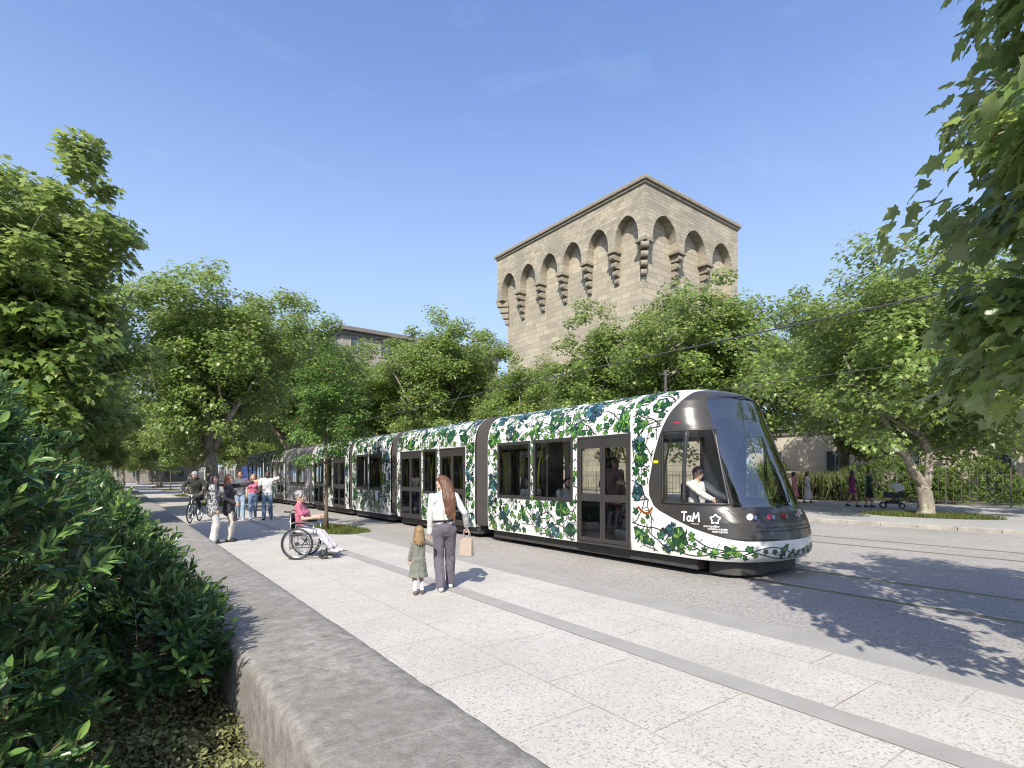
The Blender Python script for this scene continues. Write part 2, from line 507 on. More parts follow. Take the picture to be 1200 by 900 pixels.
# ------------------------------------------------------------------ buildings behind the trees
MAT['bldg_wall'] = M('brown_render', (.255, .235, .21), .85, .12, 2, .2, 20)
MAT['bldg_stone'] = stone_mat('pale_ashlar', (.50, .455, .37), (.40, .36, .29), .9, .4, .01, .3, .2)
MAT['bldg_pale'] = M('pale_frame', (.34, .32, .29), .7, .1)
MAT['bldg_pane'] = M('dark_pane', (.05, .065, .075), .08, .3, 2, spec=.8)
MAT['roof_brown'] = M('brown_roof_edge', (.16, .145, .13), .6, .15)


def building(name, label, x0, x1, y0, y1, h, wallm, roofm, floors, nx, ny, ww, wh, eave=.9, first=1.2):
    o = thing(name, label, 'building', (x0, y0, 0))
    W, D = x1 - x0, y1 - y0
    b = MB(); b.box((0, 0, -.5), (W, D, h)); b.build('wall', wallm, o)
    b = MB(); b.box((-eave, -eave, h), (W + eave, D + eave, h + .55)); b.box((-eave * .4, -eave * .4, h - .5), (W + eave * .4, D + eave * .4, h - .003)); b.build('roof', roofm, o, bevel=.03)
    fh = (h - .5) / floors
    for k in range(floors):
        z0 = first + k * fh
        for i in range(nx):
            u = W * (i + .5) / nx
            f = MB(); fr = .14
            f.box((u - ww / 2 - fr, -.09, z0 - fr), (u - ww / 2, .02, z0 + wh + fr)); f.box((u + ww / 2, -.09, z0 - fr), (u + ww / 2 + fr, .02, z0 + wh + fr))
            f.box((u - ww / 2, -.085, z0 + wh), (u + ww / 2, .02, z0 + wh + fr)); f.box((u - ww / 2, -.15, z0 - fr), (u + ww / 2, .02, z0)); f.box((u - .03, -.05, z0), (u + .03, .01, z0 + wh))
            w = f.build('window', MAT['bldg_pale'], o)
            g = MB(); g.box((u - ww / 2 + .002, -.02, z0 + .002), (u + ww / 2 - .002, .01, z0 + wh - .002)); g.build('pane', MAT['bldg_pane'], w)
        for i in range(ny):
            u = D * (i + .5) / ny
            f = MB(); fr = .14
            f.box((-.09, u - ww / 2 - fr, z0 - fr), (.02, u - ww / 2, z0 + wh + fr)); f.box((-.09, u + ww / 2, z0 - fr), (.02, u + ww / 2 + fr, z0 + wh + fr))
            f.box((-.085, u - ww / 2, z0 + wh), (.02, u + ww / 2, z0 + wh + fr)); f.box((-.15, u - ww / 2, z0 - fr), (.02, u + ww / 2, z0)); f.box((-.05, u - .03, z0), (.01, u + .03, z0 + wh))
            w = f.build('window', MAT['bldg_pale'], o)
            g = MB(); g.box((-.02, u - ww / 2 + .002, z0 + .002), (.01, u + ww / 2 - .002, z0 + wh - .002)); g.build('pane', MAT['bldg_pane'], w)
    return o


building('apartment_block', 'brown apartment block with flat overhanging roof showing above the trees left of the tower', 25.5, 52, 74.5, 120, 21.9, MAT['bldg_wall'], MAT['roof_brown'], 6, 6, 9, 2.0, 2.2)
building('stone_house', 'low pale stone building behind the railing fence and round bushes', 47, 60, -8, 27, 5.6, MAT['bldg_stone'], MAT['roof_brown'], 1, 2, 7, 1.3, 2.4, .4)
building('town_house', 'brown town house half hidden by trees at the far end of the street', -4, 22, 165, 185, 9, MAT['bldg_wall'], MAT['roof_brown'], 3, 8, 4, 1.2, 1.7, .5)
building('town_house', 'long brown town house behind the hedge row at the far left', -40, -22, 55, 130, 8, MAT['bldg_wall'], MAT['roof_brown'], 2, 4, 12, 1.2, 1.8, .5)

# ------------------------------------------------------------------ railing fence on the far pavement
MAT['iron'] = M('brown_iron', (.09, .075, .06), .6, .3)
fence = thing('railing_fence', 'brown iron railing fence of thin upright bars behind the far pavement', 'fence', (34.4, -6, .11))
ln = 2.5
for k in range(24):
    b = MB(); y0 = k * ln
    b.bar((0, y0, .22), (0, y0 + ln, .22), .03, .04); b.bar((0, y0, 1.55), (0, y0 + ln, 1.55), .03, .04)
    for q in range(1, 8):
        yy = y0 + q * ln / 8
        b.tube([(0, yy, .1), (0, yy, 1.72), (0, yy, 1.82)], [.013, .013, .003], 5)
    b.build('bar_panel', MAT['iron'], fence)
    b = MB(); b.box((-.03, y0 - .03, 0), (.03, y0 + .03, 1.85)); b.box((-.04, y0 - .04, 1.852), (.04, y0 + .04, 1.89)); b.build('post', MAT['iron'], fence)
for yy, lab in ((16.9, 'stone gate pillar in the railing fence beside the tall reeds'),):
    b = MB(); b.box((34.05, yy - .3, .1), (34.65, yy + .3, 1.75)); b.box((33.98, yy - .37, 1.752), (34.72, yy + .37, 1.9))
    tag(b.build('gate_pillar', MAT['tower_trim'], bevel=.02), lab, 'pillar')

# ------------------------------------------------------------------ overhead wires
MAT['wire'] = M('wire', (.06, .06, .065), .5, .1)


def wire(x, h, ya, yb, lab, r):
    b = MB(); pts = []
    n = 60
    for i in range(n + 1):
        yy = ya + (yb - ya) * i / n
        pts.append((x, yy, h - .12 * math.sin(PI * ((yy + 60) % 40) / 40)))
    b.tube(pts, r, 6); tag(b.build('overhead_wire', MAT['wire'], smooth=True), lab, 'wire', 'overhead wires above the tracks')


wire(14.65, 5.78, -40, 160, 'thick overhead wire running above the tram roof and across the tower trees', .021)
wire(20.0, 5.25, -40, 160, 'lower overhead wire crossing in front of the right hand trees', .014)
pole = thing('catenary_pole', 'slim grey overhead line pole standing behind the tram cab roof', 'pole', (19.2, 14.8, 0))
b = MB(); b.tube([(0, 0, 0), (0, 0, 6.2)], [.09, .06], 12); b.build('mast', MAT['underframe'], pole, smooth=True)
b = MB(); b.tube([(-.02, 0, 5.45), (.8, 0, 5.3)], .02, 6); b.tube([(-.02, 0, 5.95), (-.5, 0, 6.05)], .02, 6); b.build('arm', MAT['underframe'], pole, smooth=True)
b = MB(); b.disc((0, 0, .02), (0, 0, 1), .2, .04, 16); b.build('base_plate', MAT['steel'], pole)
# ------------------------------------------------------------------ the tram
# local frame: x = 0 on the centre line (near side x = -1.30), y forward along the street, z up; the nose points to -y
HW = 1.30
ZB = .29
PROF = [(-1.27, .29), (-1.295, .45), (-1.30, .7), (-1.30, 1.0), (-1.30, 2.5), (-1.285, 2.62), (-1.25, 2.78), (-1.18, 2.93), (-1.06, 3.06), (-.88, 3.15), (-.6, 3.20), (-.3, 3.222), (0, 3.23)]


def prof_x(z):
    for (xa, za), (xb, zb) in zip(PROF, PROF[1:]):
        if z <= zb: return xa + (xb - xa) * (z - za) / (zb - za)
    return 0.0


S_CUM = [0.0]
for (xa, za), (xb, zb) in zip(PROF, PROF[1:]): S_CUM.append(S_CUM[-1] + math.hypot(xb - xa, zb - za))


def prof_s(s, off=0.0):
    """arc length s from the lower edge of the near side -> (x, z), pushed outwards by off"""
    s = max(0, min(S_CUM[-1] - 1e-6, s))
    for i in range(len(PROF) - 1):
        if s <= S_CUM[i + 1]:
            t = (s - S_CUM[i]) / (S_CUM[i + 1] - S_CUM[i]); (xa, za), (xb, zb) = PROF[i], PROF[i + 1]
            x = xa + (xb - xa) * t; z = za + (zb - za) * t
            L = math.hypot(xb - xa, zb - za); nx, nz = -(zb - za) / L, (xb - xa) / L
            return x + nx * off, z + nz * off
    return 0, 3.23


MAT['art'] = {}
for k, c in dict(vine=(.010, .016, .010), leaf_dark=(.010, .048, .020), leaf_mid=(.036, .135, .034), leaf_light=(.17, .31, .06), teal=(.014, .045, .058), teal_light=(.05, .13, .155), orange=(.42, .13, .02), grey=(.05, .05, .055), grey_light=(.16, .16, .17)).items():
    MAT['art'][k] = M('print_' + k, c, .3, .45, 18, coat=.2)
ARTK = list(MAT['art'].keys()); ARTM = [MAT['art'][k] for k in ARTK]


class Art:
    """flat printed shapes in (u, s) on a body surface; place(u, s, off) -> local 3D point"""
    def __init__(s, place, ok, rng, push=None):
        s.mb = MB(); s.push = push; s.place = place; s.ok = ok; s.rng = rng; s.grid = {}

    def poly(s, pts, mat, off):
        cx = sum(p[0] for p in pts) / len(pts); cy = sum(p[1] for p in pts) / len(pts)
        if not s.ok(cx, cy): return False
        if s.push: pts = [s.push(*p) for p in pts]
        elif not all(s.ok(p[0], p[1]) for p in pts): return False
        off += s.rng.uniform(-.0007, .0007)
        vs = [s.place(cx, cy, off)] + [s.place(p[0], p[1], off) for p in pts]
        n = len(pts)
        s.mb.add(vs, [(0, 1 + i, 1 + (i + 1) % n) for i in range(n)], ARTK.index(mat))
        return True

    def ribbon(s, pts, w, mat, off):
        for i in range(len(pts) - 1):
            (x0, y0), (x1, y1) = pts[i], pts[i + 1]
            L = math.hypot(x1 - x0, y1 - y0)
            if L < 1e-5: continue
            nx, ny = -(y1 - y0) / L * w / 2, (x1 - x0) / L * w / 2; ex, ey = (x1 - x0) / L * w * .3, (y1 - y0) / L * w * .3
            q = [(x0 + nx - ex, y0 + ny - ey), (x0 - nx - ex, y0 - ny - ey), (x1 - nx + ex, y1 - ny + ey), (x1 + nx + ex, y1 + ny + ey)]
            if all(s.ok(*p) for p in q):
                off2 = off + s.rng.uniform(-.0006, .0006)
                s.mb.add([s.place(p[0], p[1], off2) for p in q], [(0, 1, 2, 3)], ARTK.index(mat))

    def blob(s, x, y, r, ang, shape, mat, off, jit=.12, n=None):
        pts = []
        for (a, rr) in shape:
            k = r * rr * (1 + s.rng.uniform(-jit, jit))
            pts.append((x + k * math.cos(a + ang), y + k * math.sin(a + ang)))
        return s.poly(pts, mat, off)

    IVY = [(0, 1.25), (.35, .85), (.62, .62), (.95, 1.0), (1.3, .95), (1.7, .72), (2.2, .9), (2.7, .75), (PI, .45), (-2.7, .75), (-2.2, .9), (-1.7, .72), (-1.3, .95), (-.95, 1.0), (-.62, .62), (-.35, .85)]
    ROUND = [(i * 2 * PI / 14, 1.0 if i % 2 else .88) for i in range(14)]
    LONG = [(0, 1.5), (.25, 1.2), (.6, .72), (1.2, .5), (PI / 2, .46), (2.2, .5), (2.8, .85), (PI, 1.05), (-2.8, .85), (-2.2, .5), (-PI / 2, .46), (-1.2, .5), (-.6, .72), (-.25, 1.2)]

    def leaf(s, x, y, r, ang, tone=None):
        k = s.rng.random(); a, b2 = ('leaf_mid', 'leaf_light') if k < .45 else ('leaf_dark', 'leaf_mid')
        if tone == 'grey': a, b2 = 'grey', 'grey_light'
        if s.blob(x, y, r, ang, s.IVY, a, .005):
            s.blob(x + r * .12 * math.cos(ang), y + r * .12 * math.sin(ang), r * .6, ang, s.IVY, b2, .007)
            s.ribbon([(x - r * .4 * math.cos(ang), y - r * .4 * math.sin(ang)), (x + r * .9 * math.cos(ang), y + r * .9 * math.sin(ang))], r * .12, 'vine', .009)
            for sg in (-1, 1):
                s.ribbon([(x, y), (x + r * .55 * math.cos(ang + sg * 1.0), y + r * .55 * math.sin(ang + sg * 1.0))], r * .08, 'vine', .009)

    def cabbage(s, x, y, r, cols=('leaf_dark', 'leaf_mid', 'leaf_light')):
        ang = s.rng.uniform(0, 6)
        if not s.blob(x, y, r, ang, s.ROUND if s.rng.random() < .6 else s.LONG, cols[0], .006, .2): return
        for _ in range(11):
            a = s.rng.uniform(0, 6.3); d = r * s.rng.uniform(.1, .6)
            s.blob(x + d * math.cos(a), y + d * math.sin(a), r * s.rng.uniform(.14, .34), a, s.LONG, s.rng.choice(cols), .0075 + .0012 * _ * .5, .25)
        for _ in range(5):
            a = s.rng.uniform(0, 6.3)
            pts = [(x + r * q * math.cos(a + .5 * q), y + r * q * math.sin(a + .5 * q)) for q in (0, .25, .5, .75)]
            s.ribbon(pts, r * .05, s.rng.choice(['vine', cols[2]]), .0155)

    def spray(s, x, y, r, cols=('teal', 'teal_light', 'teal', 'vine')):
        """a ragged flower spray in watercolour tones"""
        ang = s.rng.uniform(0, 6.3)
        for k in range(16):
            a = ang + s.rng.gauss(0, .8) + (PI if k % 3 == 0 else 0); d = r * s.rng.uniform(0, .85)
            s.blob(x + d * math.cos(a), y + d * math.sin(a), r * s.rng.uniform(.16, .36), s.rng.uniform(0, 6.3), s.rng.choice([s.LONG, s.IVY]), s.rng.choice(cols), .006 + .0006 * k, .3)

    def twig(s, x, y, r, col='orange'):
        a = s.rng.uniform(-.6, .6); pts = [(x + r * q * math.cos(a + .5 * math.sin(3 * q)), y + r * q * math.sin(a + .8 * math.sin(2.5 * q))) for q in [i / 6 - .5 for i in range(7)]]
        s.ribbon(pts, r * .10, col, .006); s.ribbon(pts, r * .035, 'vine', .0075)

    def vine(s, x, y, ang, L, w=.019, depth=0, tone=None):
        pts = [(x, y)]; n = int(L / .05); turn = s.rng.uniform(-.25, .25)
        for i in range(n):
            turn += s.rng.gauss(0, .11); turn *= .9
            ang += turn; x += .05 * math.cos(ang); y += .05 * math.sin(ang); pts.append((x, y))
            if i and i % 3 == 0:
                sg = 1 if (i // 3) % 2 else -1; a = ang + sg * s.rng.uniform(.6, 1.3); l = s.rng.uniform(.05, .12)
                ex, ey = x + l * math.cos(a), y + l * math.sin(a); s.ribbon([(x, y), (ex, ey)], w * .55, 'vine' if tone is None else 'grey', .003)
                rr = s.rng.uniform(.042, .105); key = (round(ex / .155), round(ey / .155))
                if key not in s.grid:
                    s.grid[key] = 1; s.leaf(ex + rr * .6 * math.cos(a), ey + rr * .6 * math.sin(a), rr, a, tone)
            if depth < 2 and i and i % 11 == 0:
                s.vine(x, y, ang + s.rng.choice([-1, 1]) * s.rng.uniform(.5, 1.1), L * .5, w * .8, depth + 1, tone)
        s.ribbon(pts, w, 'vine' if tone is None else 'grey', .0025)

    def fill(s, u0, u1, s0, s1, dens=1.0, tone=None, bigs=True):
        A = (u1 - u0) * (s1 - s0)
        placed = []
        if bigs:
            for k in range(int(A * 40 * dens)):
                x, y = s.rng.uniform(u0, u1), s.rng.uniform(s0, s1); r = s.rng.uniform(.15, .31)
                if not s.ok(x, y) or any(math.hypot(x - px, y - py) < (r + pr) + .13 / dens ** 1.5 for px, py, pr in placed): continue
                if not (s.ok(x + r * .5, y) and s.ok(x - r * .5, y) and s.ok(x, y + r * .5) and s.ok(x, y - r * .5)): continue
                placed.append((x, y, r)); q = s.rng.random()
        cells = []
        st = .40 / dens ** .5
        for i in range(int((u1 - u0) / st) + 1):
            for j in range(int((s1 - s0) / st) + 1):
                cells.append((u0 + (i + s.rng.random()) * st, s0 + (j + s.rng.random()) * st))
        for (x, y) in cells:
            s.vine(x, y, s.rng.uniform(-PI, PI), s.rng.uniform(.5, 1.1), tone=tone)
        for (x, y, r) in placed:
            q = s.rng.random()
            if tone == 'grey': s.cabbage(x, y, r, ('grey', 'grey_light', 'grey'))
            elif q < .42: s.cabbage(x, y, r)
            elif q < .58: s.cabbage(x, y, r, ('leaf_dark', 'teal', 'leaf_mid'))
            elif q < .95: s.spray(x, y, r * 1.15)
            else: s.twig(x, y, r * 2.6)

    def build(s, parent, name='vine_print'):
        return s.mb.build(name, ARTM, parent)


def place_side(u, s, off):
    x, z = prof_s(s, off)
    return (x, u, z)


def side_z(s):
    return prof_s(s)[1]


def rod_frame(mb, y0, y1, z0, z1, x, w, d, m=0):
    """rectangular frame on a side wall, proud by d outwards (towards sign of x)"""
    sg = 1 if x > 0 else -1
    xo, xi = x + sg * d, x - sg * .05
    a, b_ = min(xo, xi), max(xo, xi)
    mb.box((a, y0 - w, z0 - w), (b_, y1 + w, z0), m); mb.box((a, y0 - w, z1), (b_, y1 + w, z1 + w), m)
    mb.box((a, y0 - w, z0), (b_, y0, z1), m); mb.box((a, y1, z0), (b_, y1 + w, z1), m)


def shell(y0, y1, openings, far_openings, mats, end_mat=None):
    """carriage skin: both sides with cut openings and a curved roof"""
    mb = MB()
    for side in (-1, 1):
        ops = openings if side < 0 else far_openings
        ys = sorted({y0, y1} | {v for o in ops for v in (o[0], o[1])}); zs_extra = {v for o in ops for v in (o[2], o[3])}
        pr = list(PROF)
        for z in sorted(zs_extra):
            if not any(abs(z - p[1]) < 1e-6 for p in pr): pr.append((prof_x(z), z))
        pr.sort(key=lambda p: (p[1], -abs(p[0])))
        for a, c in zip(ys, ys[1:]):
            for (xa, za), (xb, zb) in zip(pr, pr[1:]):
                ym, zm = (a + c) / 2, (za + zb) / 2
                if any(o[0] < ym < o[1] and o[2] < zm < o[3] for o in ops): continue
                k = -side
                q = [(k * xa, a, za), (k * xa, c, za), (k * xb, c, zb), (k * xb, a, zb)]
                mb.add(q, [(0, 1, 2, 3) if side > 0 else (3, 2, 1, 0)])
    return mb


def slim_door(parent, y0, y1, z0, z1, x, sliding=True):
    """one double-leaf door in a side wall"""
    sg = 1 if x > 0 else -1
    f = MB(); rod_frame(f, y0 + .04, y1 - .04, z0 + .04, z1 - .04, x, .04, .016)
    mid = (y0 + y1) / 2
    d = f.build('door', MAT['dark_paint'], parent, bevel=.004)
    for (a, c) in ((y0 + .052, mid - .004), (mid + .004, y1 - .052)):
        l = MB(); fr = .062
        l.box((min(x + sg * .008, x - sg * .03), a, z0 + .052), (max(x + sg * .008, x - sg * .03), a + fr, z1 - .052)); l.box((min(x + sg * .008, x - sg * .03), c - fr, z0 + .052), (max(x + sg * .008, x - sg * .03), c, z1 - .052))
        for (za, zb) in ((z0 + .052, z0 + .13), (z0 + .84, z0 + .98), (z1 - .24, z1 - .052)):
            l.box((min(x + sg * .007, x - sg * .028), a + fr, za), (max(x + sg * .007, x - sg * .028), c - fr, zb))
        l.build('door_leaf', MAT['dark_paint'], d)
        g = MB()
        for (za, zb) in ((z0 + .13, z0 + .84), (z0 + .98, z1 - .24)): g.add([(x, a + fr, za), (x, c - fr, za), (x, c - fr, zb), (x, a + fr, zb)], [(0, 1, 2, 3) if sg > 0 else (3, 2, 1, 0)])
        g.build('door_pane', MAT['door_glass'], d)
    return d


def side_window(parent, y0, y1, z0, z1, x):
    f = MB(); rod_frame(f, y0 + .06, y1 - .06, z0 + .06, z1 - .06, x, .075, .018)
    w = f.build('window', MAT['dark_trim'], parent, bevel=.006)
    g = MB(); g.add([(x, y0 + .06, z0 + .06), (x, y1 - .06, z0 + .06), (x, y1 - .06, z1 - .06), (x, y0 + .06, z1 - .06)], [(0, 1, 2, 3) if x > 0 else (3, 2, 1, 0)]); g.build('pane', MAT['glass'], w)
    return w


def seat_row(parent, y, face):
    """a pair of seats by each side wall"""
    for xs in (-.85, .85):
        b = MB()
        for dx in (-.23, .23):
            x = xs + dx
            b.box((x - .2, y - .2, .66), (x + .2, y + .2, .72)); b.box((x - .2, y - face * .2 - .025, .722), (x + .2, y - face * .2 + .025, 1.16))
        b.box((xs - .05, y - .1, .36), (xs + .05, y + .1, .658))
        b.build('seat', MAT['seat_cloth'], parent, bevel=.02)


def grab_poles(parent, ys):
    b = MB()
    for y in ys:
        for x in (-.55, .55):
            b.tube([(x, y, .36), (x, y, 1.5), (x - .02, y - .06, 1.9), (x - .03, y - .22, 2.45)], .017, 8)
            b.tube([(x, y, 1.45), (x - .02, y + .06, 1.9), (x - .03, y + .22, 2.45)], .017, 8)
    b.build('grab_pole', MAT['yellow'], parent, smooth=True)


DOORZ = (.30, 2.42); WINZ = (1.12, 2.42)


def carriage(tram, name, y0, y1, feats, livery, seed, detail=1.0, lab=None):
    ops = []
    for (k, a, c) in feats: ops.append((a, c, *(DOORZ if k == 'd' else WINZ)))
    fops = []; nf = max(2, round((y1 - y0 - .5) / 1.45)); wf = (y1 - y0 - .4) / nf
    for q in range(nf): fops.append((y0 + .2 + q * wf + .04, y0 + .2 + (q + 1) * wf - .04, .95, 2.45))
    body = shell(y0, y1, ops, fops, None)
    skin = MAT['white_paint'] if livery != 'grey' else MAT['silver_paint']
    c = body.build(name, skin, tram, fix=False)
    if lab: c['label'] = lab
    for (k, a, e) in feats:
        for x in (-HW, HW):
            if x > 0: continue
            if k == 'd': slim_door(c, a, e, DOORZ[0], DOORZ[1], x)
            else: side_window(c, a, e, WINZ[0], WINZ[1], x)
    for fo in fops: side_window(c, *fo, HW)
    rng = random.Random(seed)

    def ok(u, s):
        if u < y0 + .02 or u > y1 - .02 or s < .02 or s > 3.75: return False
        z = side_z(s)
        return not any(o[0] - .01 < u < o[1] + .01 and o[2] - .01 < z < o[3] + .01 for o in ops)
    orect = [(o[0] - .012, o[1] + .012, o[2] - .29 - .012, o[3] - .29 + .018) for o in ops]

    def push(u, s):
        u = min(max(u, y0 + .015), y1 - .015); s = min(max(s, .015), 3.7)
        for (a, e, p, q) in orect:
            if a < u < e and p < s < q:
                d = min((u - a, 0), (e - u, 1), (s - p, 2), (q - s, 3))[1]
                if d == 0: u = a
                elif d == 1: u = e
                elif d == 2: s = max(.015, p)
                else: s = q
        return u, s
    art = Art(place_side, ok, rng, push)
    art.fill(y0, y1, .03, 3.2, detail, 'grey' if livery == 'grey' else None)
    art.build(c)
    b = MB(); b.box((-HW - .003, y0 + .03, 2.512), (-HW + .004, y1 - .03, 2.520)); b.build('panel_seam', MAT['grey_inside'], c)
    b = MB(); b.box((-1.2, y0 + .02, .30), (1.2, y1 - .02, .36)); b.build('floor', MAT['grey_inside'], c)
    b = MB(); b.box((-.95, y0 + .02, 2.55), (.95, y1 - .02, 2.60)); b.build('ceiling_panel', MAT['white_paint'], c)
    ys = [y for y in np.arange(y0 + .7, y1 - .4, 1.05)]
    for i, y in enumerate(ys):
        if not any(k == 'd' and a - .3 < y < e + .3 for (k, a, e) in feats): seat_row(c, y, 1 if i % 2 else -1)
    grab_poles(c, [(a + e) / 2 for (k, a, e) in feats])
    return c


def bellows(tram, y0, y1):
    b = MB(); n = 7; rings = []
    for i in range(2 * n + 1):
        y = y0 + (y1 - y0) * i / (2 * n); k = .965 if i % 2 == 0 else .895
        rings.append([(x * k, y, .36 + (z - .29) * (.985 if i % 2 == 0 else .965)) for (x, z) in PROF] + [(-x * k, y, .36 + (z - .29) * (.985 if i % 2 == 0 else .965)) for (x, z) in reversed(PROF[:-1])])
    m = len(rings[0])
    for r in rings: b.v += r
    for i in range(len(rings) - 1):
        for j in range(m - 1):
            b.f.append((i * m + j, i * m + j + 1, (i + 1) * m + j + 1, (i + 1) * m + j)); b.m.append(i % 2)  # every other fold face gets the darker tone, shade painted so the ribs show
    b.build('bellows', [MAT['bellows'], MAT['bellows_shaded_fold']], tram)


def undercarriage(tram, y0, y1):
    b = MB(); b.box((-1.16, y0, .10), (1.16, y1, .286)); 
    y = y0 + .8
    b.build('underframe', MAT['underframe'], tram)
    for yc in (y0 + (y1 - y0) * .5,):
        for s in (-1, 1):
            for dy in (-.8, .8):
                w = MB(); w.disc((s * .72, yc + dy, .29), (1, 0, 0), .29, .12, 20); w.build('wheel', MAT['steel'], tram)


# ---- cab -------------------------------------------------------------
TIPZ = [(.29, -4.540), (.36, -4.620), (.45, -4.640), (.60, -4.625), (.64, -4.610), (.9, -4.540), (1.06, -4.450), (1.14, -4.390), (2.0, -4.020), (2.6, -3.760), (3.0, -3.640), (3.08, -3.580), (3.15, -3.400), (3.20, -3.100), (3.222, -2.800), (3.23, -2.500)]
CAB_BACK = -2.26          # joins the first carriage here (world y 6.60 with the tram origin at y = 8.86)


def lerp_tab(tab, z):
    if z <= tab[0][0]: return tab[0][1]
    for (a, va), (c, vc) in zip(tab, tab[1:]):
        if z <= c: return va + (vc - va) * (z - a) / (c - a)
    return tab[-1][1]


def outline(z, n=240):
    """half outline at height z on the near side, from the cab back to the nose tip: list of (x, y)"""
    w = -prof_x(z); tip = lerp_tab(TIPZ, z)
    D = 1.06 if z < 1.1 else max(.55, 1.06 - (z - 1.1) * .14)
    D = min(D, CAB_BACK - tip - .02)
    p = 2.55 if z > .64 else 2.35
    yj = tip + D; pts = []
    ns = int(n * .42)
    for i in range(ns): pts.append((-w, CAB_BACK + (yj - CAB_BACK) * i / ns))
    for i in range(n - ns + 1):
        t = i / (n - ns) * PI / 2
        pts.append((-w * abs(math.cos(t)) ** (2 / p), yj - D * math.sin(t) ** (2 / p)))
    return pts


MASKB = [(.60, -5.2), (.625, -4.30), (.66, -4.10), (.72, -3.84), (.80, -3.53), (.93, -3.17), (1.04, -2.90), (1.12, -2.78), (1.3, -2.68), (1.5, -2.67), (2.0, -2.78), (2.34, -2.90), (2.7, -3.08), (2.95, -3.24), (3.1, -3.32), (3.23, -3.36)]


def in_mask(y, z):
    return z > .60 and y < lerp_tab(MASKB, z)


def screen_zone(x, y, z):
    ye = -4.12 + (z - 1.13) * .345
    if not (1.15 < z < 3.03): return False
    d = min(ye - y, (3.03 - z), (z - 1.15))
    if d < 0: return False
    # rounded upper corner
    ry, rz = ye - .16, 3.03 - .16
    if y > ry and z > rz and math.hypot(y - ry, z - rz) > .16: return False
    return True


def cabwin_zone(x, y, z):
    """0 none, 1 rear pane, 2 front pane"""
    if not (1.19 < z < 2.40): return 0
    yf = -4.06 + (z - 1.2) * .300
    yb = -2.97
    if not (yf < y < yb): return 0
    if -3.43 < y < -3.36: return 0
    return 1 if y > -3.36 else 2


def cab_paint():
    t = NT('two_tone_cab_paint'); at = t.n.new('ShaderNodeAttribute'); at.attribute_name = 'two_tone'
    f = t.math('GREATER_THAN', at.outputs['Fac'], 0.0); n = t.noise(t.coord(), 3, 4)
    t.color(t.mix(f, t.ramp(n, [(.3, (.64, .64, .615)), (.7, (.67, .67, .645))]), t.ramp(n, [(.3, (.036, .033, .031)), (.7, (.046, .042, .039))])))
    t.rough(.28); t.b.inputs['Coat Weight'].default_value = .25; t.b.inputs['Coat Roughness'].default_value = .06
    return t.mat


MAT['cab_paint'] = cab_paint()


